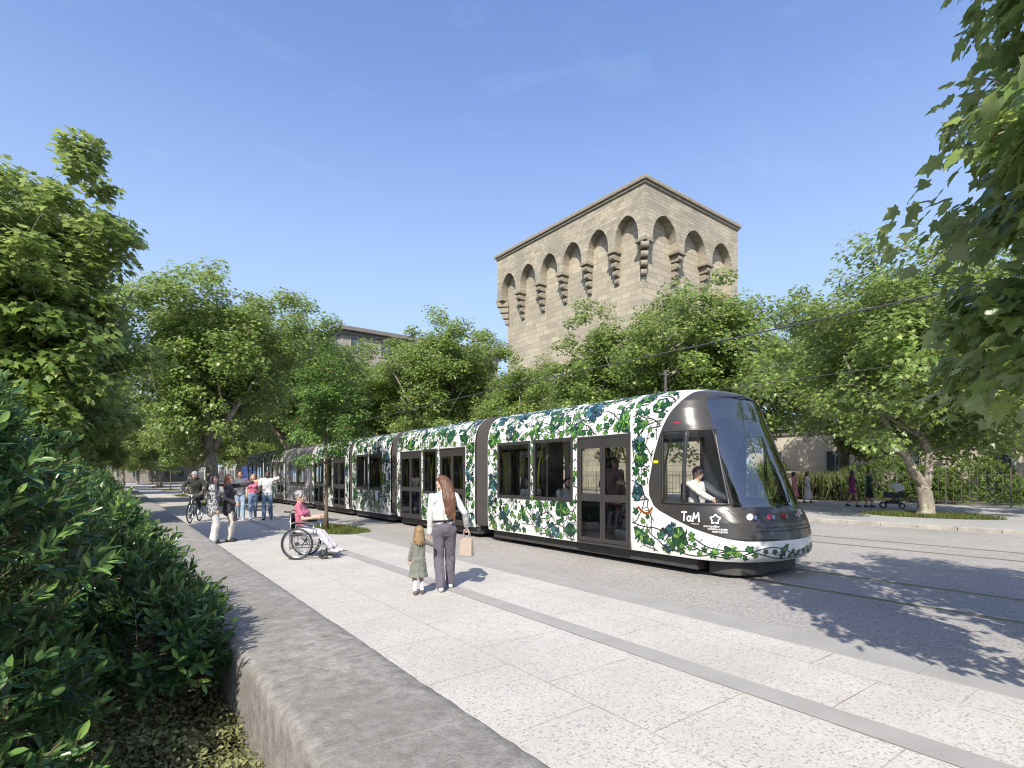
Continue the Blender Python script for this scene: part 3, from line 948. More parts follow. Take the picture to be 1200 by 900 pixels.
def build_cab(tram, mirror_full=True):
    N = 240
    zs = [.29 + .02 * i for i in range(18)] + list(np.arange(.65, 3.05, .016)) + [3.05 + .011 * i for i in range(16)] + [3.228]
    zs = sorted(set(round(float(z), 4) for z in zs))
    V = []
    for z in zs:
        o = outline(z, N)
        V.append([(x, y, z) for (x, y) in o] + [(-x, y, z) for (x, y) in reversed(o[:-1])])
    m = len(V[0]); cells = {k: ([], []) for k in ('shell', 'windscreen', 'cab_window10', 'cab_window11', 'cab_window20', 'cab_window21')}
    for i in range(len(zs) - 1):
        for j in range(m - 1):
            q = [V[i][j], V[i][j + 1], V[i + 1][j + 1], V[i + 1][j]]
            cx = sum(p[0] for p in q) / 4; cy = sum(p[1] for p in q) / 4; cz = sum(p[2] for p in q) / 4
            if screen_zone(cx, cy, cz): k = 'windscreen'
            elif cabwin_zone(cx, cy, cz): k = 'cab_window%d%d' % (cabwin_zone(cx, cy, cz), cx > 0)
            else: k = 'shell'
            mi = 1 if in_mask(cy, cz) else 0
            cells[k][0].append(q); cells[k][1].append(mi)
    # the print boundary is softened by shifting shell vertices is not needed at this density
    def mk(name, key, mats, parent):
        idx = {}; vs = []; fs = []
        for q in cells[key][0]:
            f = []
            for p in q:
                kk = (round(p[0], 5), round(p[1], 5), round(p[2], 5))
                if kk not in idx: idx[kk] = len(vs); vs.append(p)
                if idx[kk] not in f: f.append(idx[kk])
            fs.append(f if len(f) > 2 else None)
        fs = [f for f in fs if f]
        me = bpy.data.meshes.new(name); me.from_pydata(vs, [], fs)
        for mt in mats: me.materials.append(mt)
        if key == 'shell':
            at = me.attributes.new('two_tone', 'FLOAT', 'POINT')
            at.data.foreach_set('value', [(p[2] - .622) * 3 if p[1] < -4.30 else min(lerp_tab(MASKB, p[2]) - p[1], (p[2] - .622) * 3) for p in vs])
        me.polygons.foreach_set('use_smooth', [True] * len(fs)); me.update()
        return link(name, me, parent)
    cab = mk('cab', 'shell', [MAT['cab_paint']], tram)
    mk('windscreen', 'windscreen', [MAT['screen_glass']], cab)
    for k in ('10', '11', '20', '21'): mk('cab_window', 'cab_window' + k, [MAT['glass']], cab)

    OUT = {}

    def cab_point(u, z, off):
        """u: distance along the near-side outline from the cab back; off outwards"""
        zk = round(z, 3)
        if zk not in OUT:
            o = outline(zk, 240); o = o + [(-x, y) for (x, y) in reversed(o[:-1])]; cum = [0]
            for a, c in zip(o, o[1:]): cum.append(cum[-1] + math.hypot(c[0] - a[0], c[1] - a[1]))
            OUT[zk] = (o, cum)
        o, cum = OUT[zk]; u = max(0, min(cum[-1] - 1e-6, u))
        lo, hi = 0, len(cum) - 1
        while hi - lo > 1:
            md = (lo + hi) // 2
            if cum[md] <= u: lo = md
            else: hi = md
        t = (u - cum[lo]) / max(1e-9, cum[hi] - cum[lo]); a, c = o[lo], o[hi]
        x, y = a[0] + (c[0] - a[0]) * t, a[1] + (c[1] - a[1]) * t
        L = max(1e-9, math.hypot(c[0] - a[0], c[1] - a[1])); nx, ny = (c[1] - a[1]) / L, -(c[0] - a[0]) / L
        return (x + nx * off, y + ny * off, z)

    # printed vines on the white of the cab, wrapping round the nose band
    def place(u, s, off):
        z = side_z(s)
        if z > 2.5:
            x, z2 = prof_s(s, off); return (x, CAB_BACK - u, z2)
        return cab_point(u, z, off)

    def ok(u, s):
        z = side_z(s)
        if u < .02 or s < .02 or u > 6.6 or s > 3.7: return False
        if z > 2.5:
            if CAB_BACK - u < lerp_tab(TIPZ, z) + .35: return False
            return not in_mask(CAB_BACK - u - .03, z)
        p = cab_point(u, z, 0)
        return not in_mask(p[1] - .02, z + .025) and not in_mask(p[1], z)
    art = Art(place, ok, random.Random(21))
    for (u, s, r) in ((.28, 3.05, .17), (.25, .30, .2), (1.05, .34, .17), (1.95, .17, .12), (3.9, .18, .13), (5.0, .17, .12), (.22, 1.9, .14)): art.cabbage(u, s, r)
    for (u, s, r) in ((.16, 1.95, .16), (.16, 1.05, .15), (.8, .12, .1), (2.75, .10, .09), (4.4, .1, .08)): art.spray(u, s, r)
    art.fill(0, 1.6, .03, 3.2, 1.7, None, True); 
    for ph, am, cc in ((0, .085, .155), (2.2, .07, .12)):
        art.ribbon([(.7 + i * .04, cc + am * math.sin(i * .04 * 4.2 + ph)) for i in range(138)], .017, 'vine', .003)
    for i in range(64):
        u = .75 + i * .085; sg = 1 if i % 2 else -1; s = .155 + .085 * math.sin((u - .7) * 4.2) + sg * art.rng.uniform(.03, .07)
        art.leaf(u, min(.27, max(.06, s)), art.rng.uniform(.045, .075), art.rng.uniform(-PI, PI))
    for (u, q) in ((1.0, .62), (1.45, .5), (1.3, .33), (1.9, .36), (.75, .8), (2.3, .33)): art.leaf(u, q, .07, art.rng.uniform(-PI, PI))
    art.build(cab)

    def decal(polys, name, mat, u0, z0, k, off=.004, parent=cab):
        b = MB()
        for iq, pl in enumerate(polys):
            n = len(pl); b.add([cab_point(u0 + p[0] * k, z0 + p[1] * k, off + .00012 * iq) for p in pl], [tuple(range(n))])
        return b.build(name, mat, parent)

    def strokes(paths, w):
        out = []
        for pth in paths:
            for (x0, y0), (x1, y1) in zip(pth, pth[1:]):
                L = math.hypot(x1 - x0, y1 - y0); nx, ny = -(y1 - y0) / L * w / 2, (x1 - x0) / L * w / 2; ex, ey = (x1 - x0) / L * w * .35, (y1 - y0) / L * w * .35
                out.append([(x0 + nx - ex, y0 + ny - ey), (x0 - nx - ex, y0 - ny - ey), (x1 - nx + ex, y1 - ny + ey), (x1 + nx + ex, y1 + ny + ey)])
        return out
    # hand-drawn TaM wordmark
    T = [[(-.02, .93), (.25, 1.0), (.62, .98)], [(.36, .98), (.31, .5), (.27, .02)]]
    a_ = [[(.92 + .21 * math.cos(q), .28 + .25 * math.sin(q)) for q in [i * PI / 7 + .3 for i in range(15)]], [(1.16, .55), (1.13, .2), (1.24, .03)]]
    Mm = [[(1.42, .0), (1.52, .9)], [(1.52, .9), (1.74, .35)], [(1.74, .35), (2.05, .95)], [(2.05, .95), (2.16, .02)]]
    decal(strokes(T + a_ + Mm, .16), 'wordmark', MAT['lettering'], 1.10, .90, .15)
    # five-petal star emblem
    star = []
    for i in range(60):
        q = 2 * PI * i / 60; r = 1 + .20 * math.cos(5 * q); star.append((r * math.sin(q), r * math.cos(q)))
    ringq = []
    for i in range(60):
        a, c = star[i], star[(i + 1) % 60]; f = .70
        ringq.append([a, c, (c[0] * f, c[1] * f), (a[0] * f, a[1] * f)])
    decal(ringq, 'emblem', MAT['lettering'], 1.68, .955, .072)

    def text_decal(txt, u, z, h, name='lettering', mat=None, parent=cab):
        cu = bpy.data.curves.new('txt', 'FONT'); cu.body = txt; cu.size = 1
        ob = bpy.data.objects.new('txt', cu); COL.objects.link(ob)
        dg = bpy.context.evaluated_depsgraph_get(); me = bpy.data.meshes.new_from_object(ob.evaluated_get(dg))
        bpy.data.objects.remove(ob)
        bm = bmesh.new(); bm.from_mesh(me); 
        for v in bm.verts: v.co = Vector(cab_point(u + v.co.x * h, z + v.co.y * h, .004))
        bm.to_mesh(me); bm.free(); me.materials.clear(); me.materials.append(mat or MAT['lettering'])
        return link(name, me, parent)
    text_decal('montpellier', 1.50, .825, .055); text_decal('méditerranée', 1.57, .785, .055); text_decal('métropole', 1.64, .745, .055)
    text_decal('transports', 1.28, .855, .034)
    text_decal('2801', 3.45, 1.0, .11)
    b = [[(0, 0), (.10, 0), (.10, .05), (0, .05)]]
    decal(b, 'sticker', MAT['yellow'], .52, 1.86, 1.0)
    decal([[(0, 0), (.12, 0), (.12, .03), (0, .03)]], 'side_marker', MAT['red_lens'], .92, 2.52, 1.0, .006)
    # shut line and crease of the bumper, wrapping round the nose
    def seam(path, w, mat, name, off=.004):
        pl = []
        for (x0, y0), (x1, y1) in zip(path, path[1:]):
            pl.append([(x0, y0 - w / 2), (x1, y1 - w / 2), (x1, y1 + w / 2), (x0, y0 + w / 2)])
        return decal(pl, name, mat, 0, 0, 1, off)
    total = 6.45
    def sym(pts, U): return pts
    UT = cab_point(99, .9, 0)
    uc = 0.0
    # outline length at z .9 to its middle
    o = outline(.9); Lh = sum(math.hypot(c[0] - a[0], c[1] - a[1]) for a, c in zip(o, o[1:]))
    def arc(zlow, zhigh, spread, n=40):
        pts = []
        for i in range(n + 1):
            t = i / n * 2 - 1
            pts.append((Lh + t * spread, zlow + (zhigh - zlow) * max(0, (abs(t) - .55) / .45) ** 1.6))
        return pts
    seam(arc(.83, 1.12, 1.35), .012, MAT['black_rubber'], 'panel_seam')
    seam(arc(.775, 1.10, 1.55), .02, MAT['black_rubber'], 'panel_seam')
    # lamps: three clusters each side
    for k, (du, mt) in enumerate(((-.92, 'clear_lens'), (-.56, 'red_lens'), (-.2, 'red_lens'), (.2, 'red_lens'), (.56, 'red_lens'), (.92, 'clear_lens'))):
        z = 1.0; u = Lh + du
        n = [(.125 * math.cos(q), .062 * math.sin(q)) for q in [i * PI / 10 for i in range(20)]]
        lamp = decal([n], 'headlight', MAT['dark_trim'], u, z, 1, .004)
        n2 = [(.055 * math.cos(q) - (.05 if du < 0 else -.05) * 1, .05 * math.sin(q)) for q in [i * PI / 8 for i in range(16)]]
        decal([n2], 'lens', MAT[mt], u, z, 1, .012, lamp)
        n3 = [(.03 * math.cos(q) + (.045 if du < 0 else -.045), .035 * math.sin(q) - .012) for q in [i * PI / 8 for i in range(16)]]
        decal([n3], 'reflector', MAT['steel'], u, z, 1, .010, lamp)
    # frame of the cab side window and of the windscreen
    for sgn in (-1, 1):
        f = MB()
        def P(y, z):
            o2 = outline(z); 
            for a, c in zip(o2, o2[1:]):
                if a[1] >= y >= c[1]:
                    t = (a[1] - y) / max(1e-9, a[1] - c[1]); return Vector((-sgn * (a[0] + (c[0] - a[0]) * t), y, z))
            return Vector((-sgn * o2[-1][0], y, z))
        zz = np.linspace(1.19, 2.40, 14)
        loop = [P(-2.97, z) for z in zz] + [P(-2.97 - t * .74, 2.40) for t in np.linspace(.05, 1, 8)] + [P(-4.06 + (z - 1.2) * .300, z) for z in zz[::-1]] + [P(-4.06 + t * 1.09, 1.19) for t in np.linspace(.05, .95, 10)]
        f.tube(loop + [loop[0]], .022, 6)
        f.tube([P(-3.395, z) for z in zz], .03, 6)
        f.build('window_seal', MAT['dark_trim'], cab, smooth=True)
        f = MB(); zz = np.linspace(1.15, 2.92, 26)
        lp = [P(-4.12 + (z - 1.13) * .345, z) for z in zz] + [P(-3.60 + .0, 2.985)] + [P(-3.68 - .0 * t, 3.03) for t in (0,)]
        f.tube(lp, .016, 6); f.build('screen_seal', MAT['black_rubber'], cab, smooth=True)
    # wiper
    f = MB(); p = cab_point(Lh - .35, 1.15, .03); q = cab_point(Lh + .15, 1.3, .05)
    f.tube([p, (0.1, -4.44, 1.22), (.3, -4.20, 1.75)], .012, 6); f.build('wiper', MAT['black_rubber'], cab)
    # inside: floor, driver's desk and bulkhead, seat
    b = MB(); b.box((-1.05, -3.9, .30), (1.05, CAB_BACK, .40)); b.build('floor', MAT['grey_inside'], cab)
    b = MB()
    b.prism([(-.95, -4.02, .40), (-.95, -3.62, .40), (-.95, -3.58, 1.06), (-.95, -3.80, 1.14), (-.95, -4.02, 1.10)], (1.9, 0, 0)); b.build('driver_desk', MAT['dark_trim'], cab, bevel=.02)
    b = MB(); b.box((-.25, -3.0, .402), (.25, -2.6, .8)); b.box((-.27, -3.1, .802), (.27, -2.58, .90)); b.box((-.26, -2.66, .902), (.26, -2.56, 1.5)); b.build('driver_seat', MAT['dark_trim'], cab, bevel=.03)
    # coupler housing under the nose
    b = MB(); pts = []
    for i in range(25):
        t = -PI / 2 + PI * i / 24; pts.append((1.02 * math.copysign(abs(math.sin(t)) ** .6, t), -3.68 - .62 * abs(math.cos(t)) ** .6, .05))
    b.prism(pts, (0, 0, .26)); b.build('coupler_cover', MAT['underframe'], tram, bevel=.02, fix=True)
    return cab


TRAM_C, TRAM_Y = 8.86, 8.86
tram = thing('tram', 'long white tram printed with green leaves and vines, dark raked cab and blue reflecting windscreen', 'tram', (TRAM_C, TRAM_Y, 0))


def L(y): return y - TRAM_Y


build_cab(tram)
carriage(tram, 'carriage', CAB_BACK, L(11.27), [('d', L(6.60), L(8.0)), ('w', L(8.15), L(9.42)), ('w', L(9.55), L(10.82))], 'leaf', 31, 1.7)
bellows(tram, L(11.27), L(11.87))
carriage(tram, 'carriage', L(11.87), L(16.7), [('d', L(12.35), L(13.75)), ('w', L(13.95), L(14.78)), ('d', L(14.92), L(16.42))], 'leaf', 32, 1.7)
bellows(tram, L(16.7), L(17.2))
carriage(tram, 'carriage', L(17.2), L(20.9), [('w', L(17.95), L(19.12)), ('w', L(19.25), L(20.42))], 'leaf', 33, 1.9)
bellows(tram, L(20.9), L(21.3))
carriage(tram, 'carriage', L(21.3), L(26.3), [('d', L(21.7), L(23.2)), ('w', L(23.4), L(24.3)), ('d', L(24.5), L(26.0))], 'leaf', 34, 1.9)
bellows(tram, L(26.3), L(26.9))
carriage(tram, 'carriage', L(26.9), L(31.0), [('w', L(27.5), L(28.9)), ('w', L(29.0), L(30.4))], 'grey', 35, 2.6, 'silver grey carriage with a lacy grey print')
bellows(tram, L(31.0), L(31.4))
carriage(tram, 'carriage', L(31.4), L(36.5), [('d', L(31.7), L(33.1)), ('w', L(33.3), L(34.4)), ('d', L(34.7), L(36.1))], 'leaf', 36, 1.9)
bellows(tram, L(36.5), L(36.9))
carriage(tram, 'carriage', L(36.9), L(42.0), [('d', L(37.3), L(38.8)), ('w', L(39.0), L(40.2)), ('w', L(40.3), L(41.5))], 'leaf', 37, 1.9)
for a, c in ((5.3, 11.2), (11.9, 16.6), (17.3, 20.8), (21.4, 26.2), (27, 30.9), (31.5, 36.4), (37, 41.9)): undercarriage(tram, L(a), L(c))


# ---- the second tram, far down the street on the other track --------
MAT['blue_glass'] = M('blue_windscreen', (.05, .07, .22), .08, .3, 2, spec=.8)
t2 = thing('tram', 'distant second tram with a blue windscreen waiting far down the street beyond the walkers', 'tram', (14.65, 81, 0))
far = MB()
sec = [(-1.28, .3), (-1.3, 1.0), (-1.3, 2.5), (-1.18, 2.95), (-.88, 3.2), (0, 3.28), (.88, 3.2), (1.18, 2.95), (1.3, 2.5), (1.3, 1.0), (1.28, .3)]
for (k, y0, y1) in ((0, 1.6, 8.5), (1, 9, 17), (2, 17.5, 25), (3, 25.5, 33), (4, 33.5, 42)):
    b = MB(); b.prism([(x, y0, z) for x, z in sec], (0, y1 - y0, 0)); c = b.build('carriage', MAT['white_paint'], t2, fix=True)
    y = y0 + .5
    while y + 1.1 < y1:
        for x in (-1.31, 1.30): w = MB(); w.box((x, y, 1.0), (x + .01, y + 1.0, 2.4)); w.build('window', MAT['bldg_pane'], c)
        y += 1.35
    rng = random.Random(50 + k); art = Art(lambda u, s, off: place_side(u, s, off + .012), lambda u, s: y0 + .1 < u < y1 - .1 and .1 < s < 3.4 and not (.75 < side_z(s) - .25 < 2.2), rng); art.fill(y0, y1, .1, 3.1, .8); art.build(c)
b = MB(); sec2 = [(x * .94, -.05, .3 + (z - .3) * .97) for x, z in sec]; sec1 = [(x, 1.6, z) for x, z in sec]; n = len(sec)
mid = [(x * .9, .25, 1.1 + (z - .3) * .0) for x, z in sec]
b.add(sec1 + [(x * .93, .0 + max(0, (z - 1.1)) * .33, z) for x, z in sec], [(i, i + 1, n + i + 1, n + i) for i in range(n - 1)] + [tuple(range(n, 2 * n))]); b.build('cab', MAT['dark_paint'], t2, fix=True)
b = MB(); b.add([(-1.02, .0 - .02, 1.15), (1.02, -.02, 1.15), (.95, .55, 2.85), (-.95, .55, 2.85)], [(0, 1, 2, 3)]); b.build('windscreen', MAT['blue_glass'], t2)
b = MB(); b.box((-1.1, .1, .08), (1.1, 41, .3)); b.build('underframe', MAT['underframe'], t2)
# ------------------------------------------------------------------ foliage
def scatter_mesh(name, tmpl, polys, pos, rot, scl, tint, mat):
    """many small leaves in one mesh: tmpl (n,3), polys list of index lists, pos (N,3), rot (N,3,3), scl (N), tint (N)"""
    tmpl = np.asarray(tmpl, float); N, n = len(pos), len(tmpl)
    V = np.einsum('nij,kj->nki', rot, tmpl) * scl[:, None, None] + pos[:, None, :]
    lens = [len(p) for p in polys]; flat = np.concatenate([np.asarray(p) for p in polys])
    loops = (np.arange(N)[:, None] * n + flat[None, :]).ravel()
    tot = np.tile(lens, N); start = np.concatenate([[0], np.cumsum(tot)[:-1]])
    me = bpy.data.meshes.new(name)
    me.vertices.add(N * n); me.vertices.foreach_set('co', V.astype(np.float32).ravel())
    me.loops.add(len(loops)); me.loops.foreach_set('vertex_index', loops.astype(np.int32))
    me.polygons.add(len(tot)); me.polygons.foreach_set('loop_start', start.astype(np.int32)); me.polygons.foreach_set('loop_total', tot.astype(np.int32))
    at = me.attributes.new('tint', 'FLOAT', 'FACE'); at.data.foreach_set('value', np.repeat(tint, len(polys)).astype(np.float32))
    me.materials.append(mat); me.update(calc_edges=True)
    return me


def frames(normal, along, g):
    """rotation matrices with local z ~ normal and local y ~ along"""
    z = normal / np.linalg.norm(normal, axis=1, keepdims=True)
    y = along - z * np.sum(along * z, axis=1, keepdims=True); y /= np.maximum(1e-6, np.linalg.norm(y, axis=1, keepdims=True))
    x = np.cross(y, z)
    return np.stack([x, y, z], axis=2)


# plane-tree leaf: five pointed lobes, folded along the midrib, tip drooping
_h = [(0, 0), (.16, -.06), (.44, .02), (.30, .20), (.56, .46), (.34, .50), (.22, .60), (0, 1.02)]
PLANE_T = [(0, 0, 0), (0, .5, .0)] + [(x, y, .18 * x - .16 * y * y) for x, y in _h[1:]] + [(-x, y, .18 * x - .16 * y * y) for x, y in _h[1:-1]]
PLANE_P = [[0, 2, 3, 4, 5, 6, 7, 8, 1], [0, 1, 8, 14, 13, 12, 11, 10, 9]]
# finer outline for the leaves seen close by: toothed lobes, curled surface
_hn = [(0, 0), (.10, -.05), (.22, -.09), (.30, -.02), (.46, .00), (.40, .10), (.33, .20), (.42, .27), (.47, .38), (.62, .44), (.50, .50), (.36, .52), (.26, .56), (.26, .68), (.16, .80), (.07, .92), (0, 1.05)]
_zn = lambda x, y: .30 * x - .34 * x * x - .26 * y * y + .03 * math.sin(9 * y)
NEAR_T = [(0, 0, 0), (0, .28, _zn(0, .28)), (0, .55, _zn(0, .55)), (0, .8, _zn(0, .8))] + [(x, y, _zn(x, y)) for x, y in _hn[1:]] + [(-x, y, _zn(x, y)) for x, y in _hn[1:-1]]
NEAR_P = [[0, 4, 5, 6, 7, 8, 9, 1], [1, 9, 10, 11, 12, 13, 14, 15, 2], [2, 15, 16, 17, 18, 19, 3]]
_mir = {0: 0, 1: 1, 2: 2, 3: 3, 19: 19, **{k: k + 16 for k in range(4, 19)}}
NEAR_P += [[_mir[i] for i in reversed(p)] for p in NEAR_P]
# simple ovate leaf
OVATE_T = [(0, 0, 0), (.22, .25, .06), (.27, .5, .05), (.17, .8, -.02), (0, 1.05, -.10), (-.17, .8, -.02), (-.27, .5, .05), (-.22, .25, .06), (0, .5, 0)]
OVATE_P = [[0, 1, 2, 3, 4, 8], [0, 8, 4, 5, 6, 7]]
# long glossy leaf
LONG_T = [(0, 0, 0), (.10, .22, .03), (.165, .52, .03), (.12, .80, .0), (0, 1.0, -.07), (-.12, .80, .0), (-.165, .52, .03), (-.10, .22, .03), (0, .55, -.012)]
LONG_P = OVATE_P

MAT['plane_leaf'] = leaf_mat('plane_leaf', (.040, .092, .024), (.138, .220, .046), (.39, .46, .15), .42, .34, (.34, .38, .24))
MAT['linden_leaf'] = leaf_mat('young_tree_leaf', (.04, .095, .018), (.09, .19, .034), (.20, .31, .07), .38, .45)
MAT['hedge_leaf'] = leaf_mat('glossy_hedge_leaf', (.008, .030, .012), (.032, .095, .026), (.19, .31, .075), .18, .28, (.10, .15, .06))
MAT['cover_leaf'] = leaf_mat('ground_cover_leaf', (.08, .09, .03), (.19, .20, .08), (.34, .34, .15), .2, .6)
MAT['bush_leaf'] = leaf_mat('bush_leaf', (.055, .105, .022), (.11, .185, .04), (.22, .30, .07), .35, .45)
MAT['reed_leaf'] = leaf_mat('reed_leaf', (.06, .08, .02), (.13, .16, .05), (.22, .24, .10), .3, .5)
MAT['grass_blade'] = leaf_mat('grass_blade', (.05, .075, .015), (.11, .15, .03), (.22, .22, .07), .3, .6)


def bark_mat():
    t = NT('plane_bark'); v = t.coord((1, 1, .55))
    a = t.noise(v, 5, 5, .6); c2 = t.noise(v, 30, 4)
    s2 = t.n.new('ShaderNodeSeparateColor'); t.link(t.vor(v, 5.5, 'Color'), s2.inputs[0])
    c = t.ramp(a, [(.32, (.13, .11, .085)), (.48, (.25, .22, .175)), (.62, (.40, .37, .29)), (.75, (.50, .47, .39))])
    c = t.mix(t.math('MULTIPLY', t.math('GREATER_THAN', s2.outputs[0], .6), .5), c, (.17, .15, .12))
    t.color(c); t.rough(.9); t.b.inputs['Specular IOR Level'].default_value = .15
    t.bump(t.math('ADD', a, t.math('MULTIPLY', c2, .4)), .6, .03)
    return t.mat


MAT['bark'] = bark_mat()
MAT['young_bark'] = M('young_bark', (.13, .085, .06), .85, .3, 10, .5, 40)
MAT['shrub_stem'] = M('shrub_stem', (.16, .11, .08), .8, .3, 10, .3, 40)


def tree_meshes(seed, H, Rc, clear, ncl, lpc, leaf, trunk_r, nl=4, squash=1.0, leafm='plane_leaf', barkm='bark', tmpl=(PLANE_T, PLANE_P), clr=.62, straight=False, lump=.55, low=0.0, swirl=0.0, tilt=(.30, .75), extra=()):
    """one trunk mesh (trunk, limbs, branches) and one crown mesh (leaves in clumps on the branches)"""
    g = np.random.default_rng(seed); rng = random.Random(seed)
    tb = MB(); skel = []
    def limb(p0, d0, L, r0, r1, bend, n=9, up=.35):
        p = Vector(p0); d = Vector(d0).normalized(); pts = [p.copy()]; st = L / n
        for i in range(n):
            d = (d + Vector((rng.gauss(0, bend), rng.gauss(0, bend), rng.gauss(0, bend) + up * .12))).normalized()
            p = p + d * st; pts.append(p.copy())
        rr = [r0 + (r1 - r0) * (i / n) ** .8 for i in range(n + 1)]
        tb.tube(pts, rr, 10 if r0 > .06 else 6)
        for a, b_ in zip(pts, rr): skel.append((a, b_))
        return pts, rr
    # trunk with a flared foot
    lean = Vector((rng.gauss(0, .05), rng.gauss(0, .05), 0)) * (0 if straight else 1)
    n = 8; top = H * .86 if straight else clear
    pts = [Vector((0, 0, -.1))]; rr = [trunk_r * 1.5]
    for i in range(1, n + 1):
        z = top * i / n
        pts.append(Vector((lean.x * z + (0 if straight else rng.gauss(0, .03)), lean.y * z + (0 if straight else rng.gauss(0, .03)), z)))
        rr.append(trunk_r * ((1.12 if i == 1 else 1.0) - (.88 if straight else .25) * i / n))
    tb.tube(pts, rr, 14)
    for a, b_ in zip(pts[3:], rr[3:]): skel.append((a, b_))
    fork = pts[-1]
    cz = (clear * (1 - low) + H) / 2; hz = (H - clear * (1 - low)) / 2
    if not straight:
        for k in range(nl):
            an = 2 * PI * k / nl + rng.uniform(-.4, .4); tl_ = rng.uniform(*tilt)
            d = (math.cos(an) * math.sin(tl_), math.sin(an) * math.sin(tl_), math.cos(tl_))
            L0 = (H - clear) * rng.uniform(.62, .85)
            lp, lr = limb(fork - Vector((0, 0, .15)), d, L0, trunk_r * rng.uniform(.55, .72), trunk_r * .10, .12 + swirl)
            for q in range(rng.randint(2, 3)):
                i = rng.randint(2, 5); a2 = rng.uniform(0, 2 * PI)
                d2 = (Vector(d) * .4 + Vector((math.cos(a2), math.sin(a2), rng.uniform(-.05, .5)))).normalized()
                limb(lp[i], d2, L0 * rng.uniform(.4, .65), lr[i] * .6, trunk_r * .07, .14)
    # clump centres
    P = []; tries = 0
    off = Vector((rng.random() * 50, rng.random() * 50, rng.random() * 50))
    while len(P) < ncl and tries < ncl * 40:
        tries += 1
        u = g.normal(size=3); u /= np.linalg.norm(u); r = g.random() ** (1 / 2.6)
        r *= .84 + .62 * mnoise.noise(Vector(u * 1.6) + off) + .34 * mnoise.noise(Vector(u * 3.9) + off * 2)
        p = Vector((u[0] * r * Rc, u[1] * r * Rc * squash, cz + u[2] * r * hz))
        # narrower towards the top
        t = (p.z - cz) / hz
        if straight:
            lim = Rc * (1 - .75 * max(0, t)) * (1 - .5 * max(0, -t - .3))
            if math.hypot(p.x, p.y) > lim: continue
        if mnoise.noise(p * (1.9 / Rc) * 1.6 + off) < -.28 + (1 - lump) * .1 + .18 * r * lump: continue
        if any((p - q).length < Rc * .13 for q in P): continue
        P.append(p)
    P += [Vector(e) for e in extra]
    ax0 = Vector((0, 0, clear)); P.sort(key=lambda p: (p - ax0).length)
    SK = np.array([tuple(s_[0]) for s_ in skel]); pos = []; nrm = []; alo = []
    for p in P:
        pv = np.array(p); dd = np.linalg.norm(SK - pv, axis=1) + np.maximum(0, SK[:, 2] - pv[2]) * 1.2
        i = int(np.argmin(dd)); a = skel[i][0]; r0 = min(skel[i][1] * .7, .03 + .008 * (p - a).length)
        mid = (a + p) / 2 + Vector((rng.gauss(0, .12), rng.gauss(0, .12), .06 * (p - a).length))
        skel.append((mid, r0 * .75)); skel.append((p, max(.01, r0 * .45))); SK = np.concatenate([SK, [tuple(mid), tuple(p)]])
        if (p - a).length > .05: tb.tube([a, (a + mid) / 2 + Vector((0, 0, .03)), mid, p], [r0, r0 * .8, r0 * .6, max(.006, r0 * .3)], 5, cap=False)
        cr = Rc * .15 * rng.uniform(.7, 1.25) + leaf * .8
        out = p - Vector((0, 0, cz - hz * .25)); out = out.normalized() if out.length > 1e-3 else Vector((0, 0, 1))
        for q in range(3):
            e = p + Vector((rng.gauss(0, 1), rng.gauss(0, 1), rng.gauss(0, .6))).normalized() * cr * .9 + out * cr * .2
            tb.tube([p, (p + e) / 2 + Vector((0, 0, cr * .1)), e], [max(.006, r0 * .3), .006, .003], 4, cap=False)
        k = int(lpc * rng.uniform(.65, 1.3))
        q = g.normal(size=(k, 3)); q /= np.linalg.norm(q, axis=1, keepdims=True); q *= (g.random(k) ** .45)[:, None] * cr
        q[:, 2] *= clr; pos.append(pv + q)
        o = np.array(out)
        nm = np.stack([g.normal(0, .45, k), g.normal(0, .45, k), np.full(k, .8)], 1) + o * .35 + q / cr * .35
        al = q / cr + o * .5 + g.normal(0, .55, (k, 3)); al[:, 2] -= .35
        nrm.append(nm); alo.append(al)
    pos = np.concatenate(pos); rot = frames(np.concatenate(nrm), np.concatenate(alo), g)
    N = len(pos); scl = leaf * g.uniform(.62, 1.2, N)
    tint = np.clip(g.normal(.43, .20, N) + (g.random(N) < .10) * .35, 0, 1)
    cm = scatter_mesh('crown', tmpl[0], tmpl[1], pos, rot, scl, tint, MAT[leafm])
    tm = tb.mesh('trunk', MAT[barkm], True)
    return tm, cm


def plant_tree(name, meshes, label, cat, x, y, z=0, rz=0, sc=1.0, group=None):
    o = thing(name, label, cat, (x, y, z), rz, group); o.scale = (sc, sc, sc)
    for nm, me in zip(('trunk', 'crown'), meshes): link(nm, me, o)
    return o


